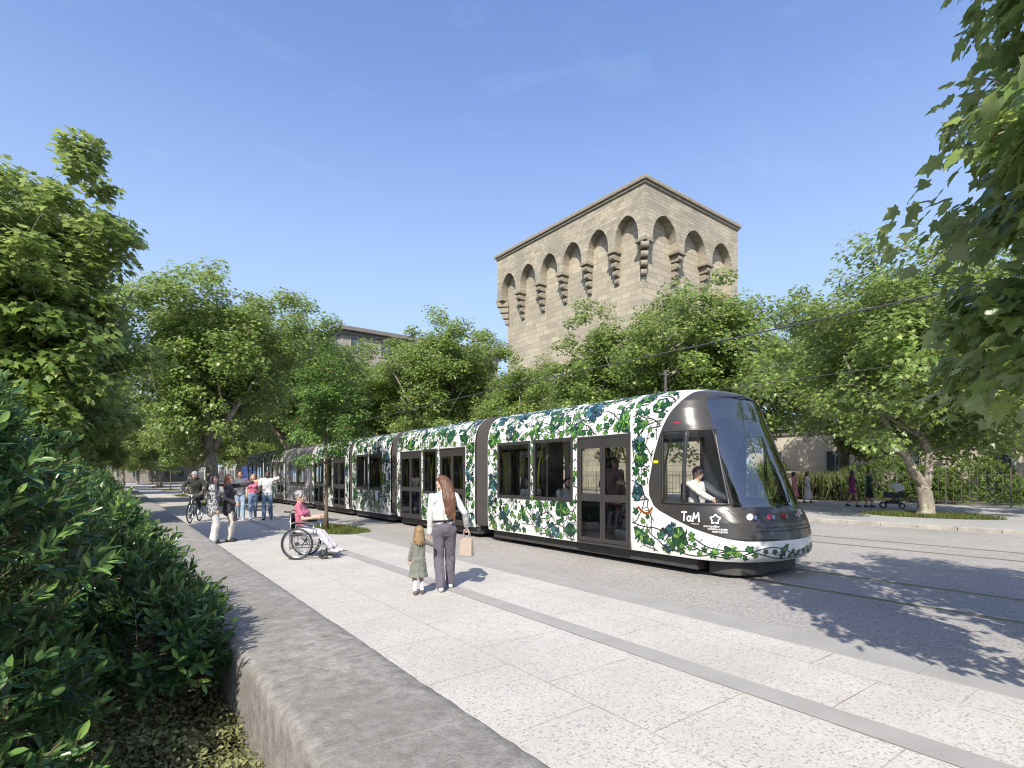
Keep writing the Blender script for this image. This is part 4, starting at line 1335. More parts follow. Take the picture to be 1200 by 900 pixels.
BIG_A = tree_meshes(11, 13.0, 4.9, 3.0, 300, 185, .175, .36, 4)
BIG_B = tree_meshes(12, 11.0, 4.6, 2.6, 290, 180, .17, .30, 3, low=.2)
BIG_C = tree_meshes(13, 12.0, 4.3, 2.8, 280, 180, .17, .28, 3, lump=.8, low=.2)
NEAR_L = tree_meshes(14, 9.0, 2.5, 2.0, 270, 150, .165, .20, 4, low=.35)
TWIN = tree_meshes(18, 10.6, 5.0, 1.3, 270, 150, .17, .30, 2, low=-.7, swirl=.08, tilt=(.22, .34))
YOUNG = tree_meshes(15, 5.9, 1.35, 1.75, 150, 60, .10, .05, 3, leafm='linden_leaf', barkm='young_bark', tmpl=(OVATE_T, OVATE_P), straight=True, low=.05)
G1 = 'plane trees along the street'
T = [  # name, meshes, label, x, y, rz, scale
    ('plane_tree', NEAR_L, 'tall leafy plane tree rising above the hedge at the left edge of the view', -1.75, 14.6, .3, .92),
    ('plane_tree', BIG_C, 'plane tree just behind the dark hedge, next after the tall left edge tree', -2.3, 25.5, 1.2, .80),
    ('plane_tree', BIG_B, 'plane tree on the hedge side far along the wall', -2.6, 39, 2.5, .85),
    ('plane_tree', BIG_A, 'plane tree on the hedge side near the end of the wall', -3, 56, 3.9, .9),
    ('plane_tree', BIG_A, 'big forked plane tree in the grass strip behind the three walkers', 4.5, 34.6, .9, 1.03),
    ('plane_tree', BIG_C, 'plane tree in the walk strip next beyond the big forked plane', 4.8, 50, 4.1, .95),
    ('plane_tree', BIG_B, 'pale trunked plane tree standing far along the walk behind the cyclist', 4.9, 88, 1.1, 1.1),
    ('plane_tree', BIG_A, 'plane tree at the far end of the walk', 1.0, 112, 2.1, 1.0),
    ('plane_tree', BIG_B, 'plane tree closing the view beyond the end of the walk', 6, 135, 5.1, 1.2),
    ('plane_tree', BIG_A, 'tall plane tree between the tracks behind the silver grey carriage', 12.0, 47.5, 5.0, 1.22),
    ('plane_tree', BIG_C, 'plane tree behind the rear carriages below the brown apartment block', 21.5, 61, .4, 1.36),
    ('plane_tree', BIG_B, 'plane tree behind the second bellows below the apartment roof edge', 22.5, 50, 3.3, 1.28),
    ('plane_tree', BIG_A, 'tallest plane tree between the apartment block and the stone tower', 22.5, 40, 2.2, 1.16),
    ('plane_tree', BIG_B, 'shorter plane tree beside the left corner of the stone tower', 24.5, 31.0, 4.9, .94),
    ('plane_tree', BIG_C, 'plane tree in front of the broad face of the stone tower', 24.5, 22.6, 1.9, .96),
    ('plane_tree', BIG_B, 'plane tree in front of the tower corner behind the cab roof', 26.2, 17.0, 0.4, 1.1),
    ('plane_tree', BIG_A, 'plane tree behind the fence and the reeds, right of the windscreen', 38.0, 15.4, 2.9, 1.08),
    ('plane_tree', TWIN, 'twin trunked plane tree growing in the grass island beside the pushchair', 24.7, 7.1, 2.35, 1.0),
    ('plane_tree', BIG_B, 'plane tree behind the railing fence by the low stone building', 38.5, 12.0, 4.0, 1.0),
    ('plane_tree', BIG_C, 'plane tree behind the railing fence right of the twin trunked tree', 39, 3.5, 3.2, .95),
    ('plane_tree', BIG_A, 'plane tree on the far pavement at the right edge behind the overhanging branch', 25.5, -2.5, 1.2, .8),
    ('plane_tree', BIG_C, 'plane tree filling the gap behind the tracks at the far end', 14, 140, 1.2, 1.2),
    ('plane_tree', BIG_B, 'plane tree far behind the rear of the long tram', 22, 76, 3.0, 1.2),
    ('plane_tree', BIG_A, 'plane tree behind the far tram beyond the tracks', 22, 98, 4.4, 1.2),
    ('plane_tree', BIG_C, 'plane tree at the far left behind the hedge row', -9, 32, 5.4, .95),
    ('plane_tree', BIG_B, 'broad plane tree deep in the garden behind the hedge', -12, 50, .4, 1.1),
    ('plane_tree', BIG_A, 'plane tree in the garden next to the far end of the wall', -8, 78, .4, 1.1),
    ('plane_tree', BIG_B, 'plane tree of the far row left of the street end', -14, 140, .3, 1.3), ('plane_tree', BIG_A, 'plane tree of the far row before the brown town house', -2, 150, 1.7, 1.2), ('plane_tree', BIG_C, 'plane tree of the far row where the tracks vanish', 9.5, 158, 2.4, 1.3), ('plane_tree', BIG_B, 'plane tree of the far row above the second tram', 19, 122, .9, 1.3), ('plane_tree', BIG_A, 'plane tree of the far row right of the second tram', 27, 150, 3.9, 1.4), ('plane_tree', BIG_C, 'plane tree across the tracks beyond the second tram', 24, 135, 5.2, 1.3),
    ('plane_tree', BIG_B, 'low crowned plane tree left of the walk before the far house row', -2.0, 92, 2.2, .85), ('plane_tree', BIG_B, 'low crowned plane tree right of the walk end', 3.4, 124, 4.2, .9), ('plane_tree', BIG_B, 'low crowned plane tree in the far garden corner', -7.5, 104, .9, .9), ('plane_tree', BIG_C, 'slim plane tree far down on the hedge side', -3.4, 70, 2.9, .85),
    ('plane_tree', BIG_C, 'plane tree standing between the walk and the second tram', 11.9, 72, 5.2, 1.05),
]
for nm, me, lab, x, y, rz, sc in T: plant_tree(nm, me, lab, 'tree', x, y, .0, rz, sc, G1)
plant_tree('young_tree', YOUNG, 'slender young street tree with a thin brown trunk in a grass patch behind the wheelchair', 'tree', 5.07, 16.2, 0, 0, 1.0, 'young trees in the walk strip')
plant_tree('young_tree', YOUNG, 'slender young tree far along the walk beside the pale trunked plane', 'tree', 4.9, 70, 0, 2.0, 1.0, 'young trees in the walk strip')
# the tree whose branches hang into the view at the right and whose crown shades the roadway
def hang(px, py, d):
    r = (px - 600) / 630 * d
    return (d * SA + r * CA - 6.25, d * CA - r * SA + 1.75, CAM_H + (557 - py) / 630 * d)


# the long low limb reaching over the tracks towards the camera side
edge = [(-40, 1100), (15, 1105), (45, 1185), (115, 1185), (135, 1165), (200, 1105), (240, 1088), (310, 1105), (370, 1150), (420, 1190), (480, 1225), (560, 1270), (610, 1300), (660, 1330)]
lr_ = random.Random(4); LIMB = []
while len(LIMB) < 84:
    py = lr_.uniform(-40, 470); px = lr_.uniform(1070, 1330)
    if px > lerp_tab(edge, py) + lr_.uniform(0, 14) and not (50 < py < 130 and lr_.random() < .6): LIMB.append(hang(px, py, lr_.uniform(3.8, 5.3)))
OVER = tree_meshes(17, 7.2, 2.2, 2.5, 160, 80, .128, .20, 4, low=.1, extra=LIMB, clr=.7, tmpl=(NEAR_T, NEAR_P))
plant_tree('plane_tree', OVER, 'near plane tree whose dark leafy branches hang in at the right edge of the view', 'tree', 6.25, -1.75, 0, .6, 1.0, G1)


# ---- grass patches at the tree feet ----------------------------------
def grass_patch(name, x, y, rx, ry, n, h, seed, z=.0):
    g = np.random.default_rng(seed); a = g.random(n) * 2 * PI; r = np.sqrt(g.random(n))
    wob = 1 + .12 * np.sin(3 * a + seed) + .07 * np.sin(7 * a)
    pos = np.stack([x + np.cos(a) * r * rx * wob, y + np.sin(a) * r * ry * wob, np.full(n, z)], 1)
    up = np.stack([g.normal(0, .45, n), g.normal(0, .45, n), np.ones(n)], 1); nm = np.stack([g.normal(size=n), g.normal(size=n), np.zeros(n)], 1)
    T_ = [(-.10, 0, 0), (.10, 0, 0), (.06, .6, .05), (0, 1, .15), (-.06, .6, .05)]
    me = scatter_mesh(name, T_, [[0, 1, 2, 3, 4]], pos, frames(nm, up, g), h * g.uniform(.5, 1.2, n), np.clip(g.normal(.45, .28, n), 0, 1), MAT['grass_blade'])
    o = link(name, me); o['kind'] = 'stuff'
    b = MB(); pts = [(x + math.cos(q) * rx * .98, y + math.sin(q) * ry * .98, z - .01) for q in [i * PI / 20 for i in range(40)]]
    b.prism(pts, (0, 0, .022)); structure(b.build('soil', MAT['soil'], fix=True))


grass_patch('grass', 5.35, 16.2, .75, 1.5, 5200, .10, 4)
grass_patch('grass', 4.5, 34.6, 1.0, 2.4, 3000, .13, 5)
grass_patch('grass', 4.8, 50, .9, 2.2, 1500, .15, 6)
grass_patch('grass', 24.75, 7.1, 1.3, 2.0, 5200, .14, 7, .115)
grass_patch('grass', 4.9, 70, .9, 2.2, 900, .15, 8)
grass_patch('grass', 4.9, 88, .9, 2.4, 900, .15, 9)


# ---- hedge shrubs -----------------------------------------------------
def shrub(name, label, x, y, lumps, nshoot, leaf, seed, leafm='hedge_leaf', per=11, group=None, tmpl=(LONG_T, LONG_P), stems=10, cat='shrub', spread=1.0):
    """leafy shoots standing out of a lumpy outline, with bare stems inside"""
    g = np.random.default_rng(seed); rng = random.Random(seed)
    o = thing(name, label, cat, (x, y, 0), 0, group)
    L_ = [(np.array(c, float), float(r)) for c, r in lumps]; w = np.array([r ** 2 for _, r in L_]); w /= w.sum()
    pos = []; nrm = []; alo = []; sc = []; tn = []; sm = MB()
    made = 0; tries = 0
    while made < nshoot and tries < nshoot * 8:
        tries += 1
        k = g.choice(len(L_), p=w); c, r = L_[k]
        d = g.normal(size=3); d /= np.linalg.norm(d)
        if d[2] < -.55: continue
        lump = 1 + .16 * mnoise.noise(Vector(d * 3.1 + c * 2)) + .07 * mnoise.noise(Vector(d * 9 + c))
        f = 1.0 if g.random() < .68 else g.uniform(.62, .95)
        p = c + d * r * lump * f
        if p[2] < .04: continue
        if any(j != k and np.linalg.norm(p - cj) < rj * .80 for j, (cj, rj) in enumerate(L_)): continue
        made += 1
        ax = d * .8 + np.array([0, 0, .55]) + g.normal(0, .28, 3); ax /= np.linalg.norm(ax)
        ln = leaf * rng.uniform(1.3, 2.5)
        u = np.cross(ax, [0.3, .2, 1.0]); u /= np.linalg.norm(u); v = np.cross(ax, u)
        n = int(per * rng.uniform(.7, 1.3)); bt = np.clip(g.normal(.40, .17) + (f - .9) * .5, 0, 1)
        if f > .96 and rng.random() < .5: sm.tube([p - ax * ln * 1.2, p, p + ax * ln * .8], [.0035, .003, .002], 4, cap=False)
        for i in range(n):
            t = (i + .5) / n; an = i * 2.4 + rng.uniform(-.3, .3)
            rad = u * math.cos(an) + v * math.sin(an); op = (1.25 - .85 * t) * spread
            al = ax * math.cos(op) + rad * math.sin(op); nm = ax * math.sin(op) - rad * math.cos(op) + g.normal(0, .18, 3)
            pos.append(p + ax * ln * (t - .35)); alo.append(al); nrm.append(nm); sc.append(leaf * rng.uniform(.75, 1.2) * (1 - .35 * t)); tn.append(np.clip(bt + .34 * t * t + g.normal(0, .07), 0, 1))
    me = scatter_mesh('foliage', tmpl[0], tmpl[1], np.array(pos), frames(np.array(nrm), np.array(alo), g), np.array(sc), np.array(tn), MAT[leafm])
    link('foliage', me, o)
    base = np.mean([c for c, r in L_], axis=0)
    for k in range(stems):
        c, r = L_[k % len(L_)]; e = c + g.normal(0, .55, 3) * r * .8; e[2] = max(.15, e[2]); b0 = Vector((base[0] + rng.gauss(0, .15), base[1] + rng.gauss(0, .15), -.02))
        e = Vector(e); mid = (b0 + e) / 2 + Vector((rng.gauss(0, .08), rng.gauss(0, .08), .1))
        sm.tube([b0, (b0 + mid) / 2, mid, (mid + e) / 2 + Vector((0, 0, .03)), e], [.016, .013, .010, .007, .004], 6, cap=False)
    sm.build('stem', MAT['shrub_stem'], o, smooth=True)
    return o


G2 = 'glossy shrubs of the hedge behind the stone wall'
shrub('laurel_shrub', 'large glossy dark green shrub nearest the camera filling the lower left corner', -.75, 2.6,
      [((-.45, .85, 1.25), 1.0), ((-.1, .25, .55), .62), ((.22, .05, .34), .42), ((-.85, -.1, 1.0), .9), ((.22, .62, .55), .40), ((-.35, .7, 1.72), .66)], 1900, .105, 61, group=G2, stems=22)
shrub('laurel_shrub', 'glossy shrub leaning over the wall corner with bright shoot tips', -.15, 4.55,
      [((.15, .05, .58), .52), ((-.3, .5, .8), .75), ((.35, .75, .5), .42), ((.38, -.5, .55), .34)], 1000, .10, 62, group=G2, stems=12)
shrub('laurel_shrub', 'tall dark glossy shrub at the left edge behind the nearest one', -1.5, 5.0,
      [((-.1, .3, 1.25), 1.05), ((.2, 1.4, 1.1), 1.0), ((-.9, .8, 1.5), 1.1)], 1500, .11, 63, group=G2)
shrub('laurel_shrub', 'glossy shrub midway along the wall beyond the leaning one', -.35, 7.3,
      [((.1, .2, .6), .62), ((-.2, 1.2, .8), .8), ((.3, 2.0, .55), .5), ((-.6, .1, .9), .8)], 900, .11, 64, group=G2)
shrub('laurel_shrub', 'rounded dark shrub with the top above eye level beside the wall', -1.2, 9.6,
      [((-.1, .2, 1.15), 1.0), ((.1, 1.6, 1.05), .95), ((-.9, 1.2, 1.3), 1.0)], 1300, .09, 65, group=G2)
shrub('laurel_shrub', 'low glossy shrub next to the shaded part of the wall', -.3, 11.6,
      [((.1, .3, .6), .62), ((.1, 1.6, .65), .65), ((-.3, 2.8, .8), .8)], 850, .09, 66, group=G2)
shrub('laurel_shrub', 'dark rounded shrub under the tall left edge plane tree', -1.5, 14.6,
      [((-.2, .5, 1.2), 1.1), ((.2, 2.2, 1.1), 1.05), ((-.6, 4, 1.2), 1.2)], 1150, .10, 67, group=G2)
shrub('laurel_shrub', 'far shrub of the hedge running along the wall towards the trees', -.7, 20,
      [((0, 0, .8), .85), ((0, 2, .75), .85), ((-.2, 4, .8), .9), ((-.1, 6.2, .75), .85)], 1000, .12, 68, group=G2)
shrub('laurel_shrub', 'last shrub of the hedge at the far end of the wall', -.9, 30,
      [((0, 0, .8), .95), ((0, 2.5, .8), .95), ((0, 5, .8), 1.0), ((0, 8, .85), 1.0)], 800, .15, 69, group=G2)
# pale small-leaved ground cover at the foot of the wall
g_ = np.random.default_rng(70); n_ = 26000
ax_ = g_.uniform(-.25, .62, n_); ay_ = g_.uniform(1.5, 7.0, n_)
az_ = np.array([.15 + .14 * max(0, mnoise.noise(Vector((x * 3.1, y * 3.1, 3))) + .35) for x, y in zip(ax_, ay_)]) * g_.uniform(.35, 1.1, n_)
pp_ = np.stack([ax_, ay_, az_], 1)
me_ = scatter_mesh('ground_cover', OVATE_T, OVATE_P, pp_, frames(np.stack([g_.normal(0, .8, n_), g_.normal(0, .8, n_), np.ones(n_)], 1), g_.normal(0, 1, (n_, 3)), g_), .030 * g_.uniform(.6, 1.3, n_), np.clip(g_.normal(.5, .24, n_), 0, 1), MAT['cover_leaf'])
o_ = link('ground_cover', me_); o_['kind'] = 'stuff'

# ---- shrubs behind the railing fence ---------------------------------
G3 = 'shrubs behind the railing fence'
for nm, lab, x, y, lumps, ns, lf, sd_, lm in (
    ('round_bush', 'wide round green bush behind the couple with the pushchair', 36.2, 12.0, [((0, 0, 1.1), 1.5), ((.1, 1.9, .9), 1.25), ((.1, -1.7, .9), 1.2)], 1300, .17, 81, 'bush_leaf'),
    ('round_bush', 'round green bush behind the fence at the right end', 36.3, 8.0, [((0, 0, 1.0), 1.45), ((0, 1.6, .8), 1.1), ((0, -1.6, .7), 1.0)], 1200, .17, 82, 'bush_leaf'),
    ('round_bush', 'dark green bush behind the fence beside the tram cab', 37, 19.5, [((0, 0, 1.1), 1.4), ((0, 2.1, 1.0), 1.3)], 800, .18, 83, 'bush_leaf')):
    shrub(nm, lab, x, y, lumps, ns, lf * .8, sd_, lm, 9, G3, stems=6, cat='bush', tmpl=(OVATE_T, OVATE_P))
for lab, x, y, sd_ in (('clump of tall yellow green reeds behind the fence left of the couple', 36, 15.4, 84), ('clump of tall reeds behind the two women by the cab', 36.2, 17.8, 85)):
    o = thing('reed_clump', lab, 'plant', (x, y, .1), 0, G3); g = np.random.default_rng(sd_); n = 1500
    pos = np.stack([g.normal(0, .5, n), g.normal(0, 1.0, n), np.zeros(n)], 1)
    T_ = [(-.012, 0, 0), (.012, 0, 0), (.014, .5, .02), (.008, .85, .10), (0, 1, .22), (-.008, .85, .10), (-.014, .5, .02)]
    up = np.stack([g.normal(0, .22, n), g.normal(0, .22, n), np.ones(n)], 1); nm_ = np.stack([g.normal(size=n), g.normal(size=n), np.zeros(n)], 1)
    link('foliage', scatter_mesh('foliage', T_, [list(range(7))], pos, frames(nm_, up, g), 1.7 * g.uniform(.6, 1.15, n), np.clip(g.normal(.5, .25, n), 0, 1), MAT['reed_leaf']), o)
# ------------------------------------------------------------------ people
def skin_mat(name, col):
    t = NT(name); v = t.coord(); n = t.noise(v, 14, 4)
    t.color(t.ramp(n, [(.3, tuple(c * .88 for c in col)), (.7, col)])); t.rough(.5)
    t.b.inputs['Subsurface Weight'].default_value = .12; t.b.inputs['Subsurface Radius'].default_value = (.012, .005, .003)
    return t.mat


SKIN = {k: skin_mat('skin_' + k, c) for k, c in dict(fair=(.56, .36, .27), tan=(.42, .25, .17), brown=(.12, .065, .042)).items()}
CLOTH = {}


def cloth(key, col, var=.22, rough=.85):
    if key not in CLOTH:
        t = NT('cloth_' + key); v = t.coord(); a = t.noise(v, 9, 4); f = t.noise(v, 240, 2)
        t.color(t.ramp(t.math('ADD', t.math('MULTIPLY', a, .75), t.math('MULTIPLY', f, .25)), [(.3, tuple(c * (1 - var) for c in col)), (.7, tuple(min(1, c * (1 + var * .5)) for c in col))]))
        t.rough(rough); t.b.inputs['Specular IOR Level'].default_value = .2; t.b.inputs['Sheen Weight'].default_value = .15
        w = t.noise(t.coord((1, 1, .45)), 13, 3, .6); t.bump(w, .55, .035)
        CLOTH[key] = t.mat
    return CLOTH[key]


def hair_mat(key, col):
    k = 'hair_' + key
    if k not in CLOTH:
        t = NT(k); v = t.coord((1, 1, .12)); a = t.noise(v, 60, 5, .7)
        t.color(t.ramp(a, [(.3, tuple(c * .45 for c in col)), (.7, tuple(c * 1.3 for c in col))])); t.rough(.42); t.bump(a, .7, .015)
        CLOTH[k] = t.mat
    return CLOTH[k]


def speckle_cloth(key, a, b_):
    if key not in CLOTH:
        t = NT('cloth_' + key); v = t.coord(); s2 = t.n.new('ShaderNodeSeparateColor'); t.link(t.vor(v, 48, 'Color'), s2.inputs[0])
        t.color(t.mix(t.math('GREATER_THAN', s2.outputs[0], .5), a, b_)); t.rough(.85); t.bump(t.noise(t.coord((1, 1, .45)), 13, 3, .6), .5, .03)
        CLOTH[key] = t.mat
    return CLOTH[key]


MAT['eye'] = M('eye_dark', (.03, .022, .018), .2, .1)
MAT['lip'] = M('lip', (.38, .15, .13), .5, .1)


def cap(mb, a, b, ra, rb, n=10):
    a, b = Vector(a), Vector(b); d = b - a
    if d.length < 1e-5: d = Vector((0, 0, 1e-4))
    d.normalize(); pts = []; rr = []
    for th in (75, 45, 15): pts.append(a - d * ra * math.sin(R(th))); rr.append(ra * math.cos(R(th)))
    for t in (0, .33, .67, 1): pts.append(a.lerp(b, t)); rr.append(ra + (rb - ra) * t)
    for th in (15, 45, 75): pts.append(b + d * rb * math.sin(R(th))); rr.append(rb * math.cos(R(th)))
    mb.tube(pts, rr, n)


def ik(a, t, l1, l2, pole):
    a, t = Vector(a), Vector(t); d = t - a; L = min(d.length, (l1 + l2) * .995); d.normalize(); t = a + d * L
    x = (l1 * l1 - l2 * l2 + L * L) / (2 * L); h = math.sqrt(max(0, l1 * l1 - x * x))
    p = Vector(pole); p = p - d * p.dot(d); p = p.normalized() if p.length > 1e-5 else Vector((0, 1, 0))
    return a + d * x + p * h, t


def remesh(mb, name, mats, parent, voxel, smooth=3, ripple=0.0, face=None):
    me = mb.mesh(name, mats); ob = bpy.data.objects.new('tmp', me); COL.objects.link(ob)
    m = ob.modifiers.new('r', 'REMESH'); m.mode = 'VOXEL'; m.voxel_size = voxel; m.use_smooth_shade = True
    if smooth: s_ = ob.modifiers.new('s', 'SMOOTH'); s_.iterations = smooth; s_.factor = .5
    dg = bpy.context.evaluated_depsgraph_get(); out = bpy.data.meshes.new_from_object(ob.evaluated_get(dg))
    bpy.data.objects.remove(ob); bpy.data.meshes.remove(me); out.name = name
    if ripple:
        n = len(out.vertices); co = np.empty(n * 3, np.float32); out.vertices.foreach_get('co', co); co = co.reshape(-1, 3)
        no = np.empty(n * 3, np.float32); out.vertices.foreach_get('normal', no); no = no.reshape(-1, 3)
        k = np.array([mnoise.noise(Vector((p[0] * 13, p[1] * 13, p[2] * 6))) + .5 * mnoise.noise(Vector((p[0] * 26, p[1] * 26, p[2] * 15 + 7))) for p in co.tolist()], np.float32)
        co += no * (k * ripple)[:, None]; out.vertices.foreach_set('co', co.ravel()); out.update()
    out.materials.clear()
    for mt in mats: out.materials.append(mt)
    if face:
        for f in out.polygons:
            c = f.center; f.material_index = 0
            for (p, r, i) in face:
                if (c - p).length < r: f.material_index = i
    out.polygons.foreach_set('use_smooth', [True] * len(out.polygons))
    return link(name, out, parent)


def hand(mb, w, d, nrm, side, curl=.5, k=1.0):
    """palm, four unequal jointed fingers and a thumb; nrm points out of the palm, side is the thumb side"""
    d = Vector(d).normalized(); nrm = Vector(nrm); nrm = (nrm - d * nrm.dot(d)); nrm = nrm.normalized() if nrm.length > 1e-4 else d.orthogonal().normalized()
    s = Vector(side); s = (s - d * s.dot(d) - nrm * s.dot(nrm)); s = s.normalized() if s.length > 1e-4 else d.cross(nrm)
    for o in (-.025, 0, .025): cap(mb, w + s * o * k * .8, w + (d * .085 + s * o) * k, .016 * k, .013 * k, 8)
    for o, L in ((.031, .068), (.0105, .078), (-.0105, .073), (-.030, .058)):
        p = w + (d * .085 + s * o) * k; a = d.copy()
        for q, f in enumerate((.45, .32, .25)):
            ang = curl * (.7 if q == 0 else 1.0); a = (a * math.cos(ang) + nrm * math.sin(ang)).normalized() if q == 0 else (a * math.cos(ang) + (nrm * a.dot(d) - d * a.dot(nrm)) * math.sin(ang)).normalized()
            e = p + a * L * f * k; cap(mb, p, e, (.0092 - .0008 * q) * k, (.0086 - .0009 * q) * k, 7); p = e
    p = w + (d * .022 + s * .030) * k; a = (d * .70 + s * .62 + nrm * .30).normalized(); e = p + a * .048 * k; cap(mb, p, e, .0125 * k, .0105 * k, 7)
    a = (d * .92 + s * .15 + nrm * .4).normalized(); cap(mb, e, e + a * .034 * k, .0100 * k, .0085 * k, 7)


def person(label, x, y, az, H, sex='f', z=0.0, skin='fair', vox=.011, P=(0, 0, .93), lean=0.0, roll=0.0, head=(0, 0), LH=None, RH=None, LF=(-.09, 0, .085), RF=(.09, 0, .085),
           toe=0.0, top=None, sleeve=1.0, toplen=.0, bottom=None, botlen=1.0, loose=1.0, dress=None, dlen=.5, shoes=None, hair=None, style='short', curl=.5, kneepole=(0, 1, .1), build=1.0, child=False,
           elbL=(-.3, -1, -.2), elbR=(.3, -1, -.2), coat=None, collar=True, belt=None, helmet=None, extra=None, feet_dir=None, group=None):
    s = H / 1.70
    root = thing('person', label, 'person', (x, y, z), -R(az), group); root.scale = (s, s, s)
    vx = vox / s
    hs = 1.42 if child else 1.0              # relative head size
    P = Vector(P); up = Vector((math.sin(roll) * math.cos(lean), math.sin(lean), math.cos(lean) * math.cos(roll))).normalized(); rt = Vector((1, 0, 0)); rt = (rt - up * rt.dot(up)).normalized(); fw = up.cross(rt)
    B = Matrix((rt, fw, up)).transposed()
    sw = (.168 if sex == 'f' else .198) * (build if not child else .82); hw = .088
    def T(a, b, c): return P + rt * a + fw * b + up * c
    tl = .42 if child else .46
    shL, shR = T(-sw, -.005, tl), T(sw, -.005, tl); hipL, hipR = P + Vector((-hw, 0, -.03)), P + Vector((hw, 0, -.03))
    neck = T(0, -.012, tl + .045)
    yw, pt = head
    Hm = B @ Matrix.Rotation(yw, 3, 'Z') @ Matrix.Rotation(-pt, 3, 'X')
    hc = neck + (B @ Vector((0, .018 + .05 * max(0, pt), .148 * (1 if not child else 1.15))))
    def Hd(a, b, c): return hc + Hm @ Vector((a * hs, b * hs, c * hs))
    la, lf_ = (.285, .250) if not child else (.24, .21)
    if LH is None: LH = tuple(T(-sw - .055, .06, -.04))
    if RH is None: RH = tuple(T(sw + .055, .06, -.04))
    elL, wrL = ik(shL, LH, la, lf_, elbL); elR, wrR = ik(shR, RH, la, lf_, elbR)
    l1, l2 = (.412, .412)
    knL, anL = ik(hipL, LF, l1, l2, kneepole); knR, anR = ik(hipR, RF, l1, l2, kneepole)
    bd = MB()
    hk = hs
    # head
    bd.ell(hc, (.074 * hk, .092 * hk, .108 * hk), Hm, 18, 12); bd.ell(Hd(0, .026, -.058), (.054 * hk, .062 * hk, .055 * hk), Hm)
    bd.ell(Hd(0, .050, -.092), (.028 * hk, .026 * hk, .022 * hk), Hm); cap(bd, Hd(0, .088, .008), Hd(0, .104, -.026), .009 * hk, .014 * hk, 8)
    for q in (-1, 1):
        bd.ell(Hd(q * .076, -.008, -.010), (.010 * hk, .022 * hk, .032 * hk), Hm, 8, 6); bd.ell(Hd(q * .042, .066, -.028), (.026 * hk, .022 * hk, .024 * hk), Hm)
    cap(bd, Hd(-.036, .082, .030), Hd(.036, .082, .030), .010 * hk, .010 * hk, 8); bd.ell(Hd(0, .086, -.058), (.024 * hk, .013 * hk, .010 * hk), Hm)
    cap(bd, neck - up * .03, hc - (Hm @ Vector((0, .012, .06 * hk))), .052 if sex == 'f' else .060, .048 if sex == 'f' else .057)
    # torso
    def torso(mb, i=0.0, bust=True, low=0.0, hips=True):
        if hips: mb.ell(P + Vector((0, 0, .0)), ((.160 if sex == 'f' else .152) * build + i, .112 * build + i, .125 + i), B)
        cap(mb, T(-.055, .0, .06), T(-.055, .0, .30), .088 * build + i, .092 * build + i); cap(mb, T(.055, .0, .06), T(.055, .0, .30), .088 * build + i, .092 * build + i)
        mb.ell(T(0, .005, .30), ((.148 if sex == 'f' else .172) * build + i, .104 * build + i, .155 + i), B)
        cap(mb, T(-sw * .72, -.01, tl - .045), T(sw * .72, -.01, tl - .045), .068 + i, .068 + i); cap(mb, T(-sw * .6, -.012, tl), T(0, -.012, tl + .03), .045 + i, .05 + i); cap(mb, T(sw * .6, -.012, tl), T(0, -.012, tl + .03), .045 + i, .05 + i)
        if sex == 'f' and bust and not child:
            for q in (-1, 1): mb.ell(T(q * .070, .082, .305), (.062 + i, .055 + i, .060 + i), B)
    torso(bd)
    ar = (.043, .036, .027) if sex == 'f' else (.053, .044, .032)
    if child: ar = (.04, .034, .028)
    for sh, el, wr in ((shL, elL, wrL), (shR, elR, wrR)):
        cap(bd, sh, el, ar[0] * build, ar[1]); cap(bd, el, el.lerp(wr, .35), ar[1], ar[1] * 1.0); cap(bd, el.lerp(wr, .3), wr, ar[1] * .98, ar[2])
    for sg, el, wr in ((-1, elL, wrL), (1, elR, wrR)):
        d = (wr - el).normalized()
        inward = rt * (-sg); inward = inward - d * inward.dot(d)
        thumb = fw if abs(d.dot(fw)) < .8 else up
        hand(bd, wr, d, inward, thumb, curl if not isinstance(curl, tuple) else curl[0 if sg < 0 else 1], 1.0 if not child else 1.15)
    lr = (.084, .056, .036) if sex == 'f' else (.082, .058, .040)
    for hp, kn, an in ((hipL, knL, anL), (hipR, knR, anR)):
        cap(bd, hp, kn, lr[0] * build, lr[1]); cap(bd, kn, kn.lerp(an, .35), lr[1] * .96, lr[1] * 1.0); cap(bd, kn.lerp(an, .3), an, lr[1] * .98, lr[2])
    ftd = []
    for sg, an, kn in ((-1, anL, knL), (1, anR, knR)):
        fd = Vector((sg * .12, 1, -toe)).normalized() if feet_dir is None else Vector(feet_dir[0 if sg < 0 else 1]).normalized()
        ftd.append(fd); sole = fd.cross(rt); 
        cap(bd, an - fd * .03 + Vector((0, 0, -.04)), an + fd * .13 + Vector((0, 0, -.055)), .032, .025)
    eyes = [(Hd(q * .032, .088, .008), .0135 * hk, 1) for q in (-1, 1)] + [(Hd(q * .034, .092, .029), .013 * hk, 3) for q in (-1, 1)] + [(Hd(q * .02, .092, .030), .010 * hk, 3) for q in (-1, 1)] + [(Hd(q * .011, .098, -.058), .0115 * hk, 2) for q in (-1, 0, 1)]
    hm = hair or MAT['eye']
    remesh(bd, 'body', [SKIN[skin], MAT['eye'], MAT['lip'], hm], root, vx, 2, 0, eyes)
    # clothing
    def sleeves(mb, t, i):
        for sh, el, wr in ((shL, elL, wrL), (shR, elR, wrR)):
            if t <= .5: cap(mb, sh, sh.lerp(el, t * 2), ar[0] * build + i, ar[0] * build + i + .006)
            else:
                cap(mb, sh, el, ar[0] * build + i, ar[1] + i); cap(mb, el, el.lerp(wr, (t - .5) * 2 * .97), ar[1] + i, ar[2] + i + .004)
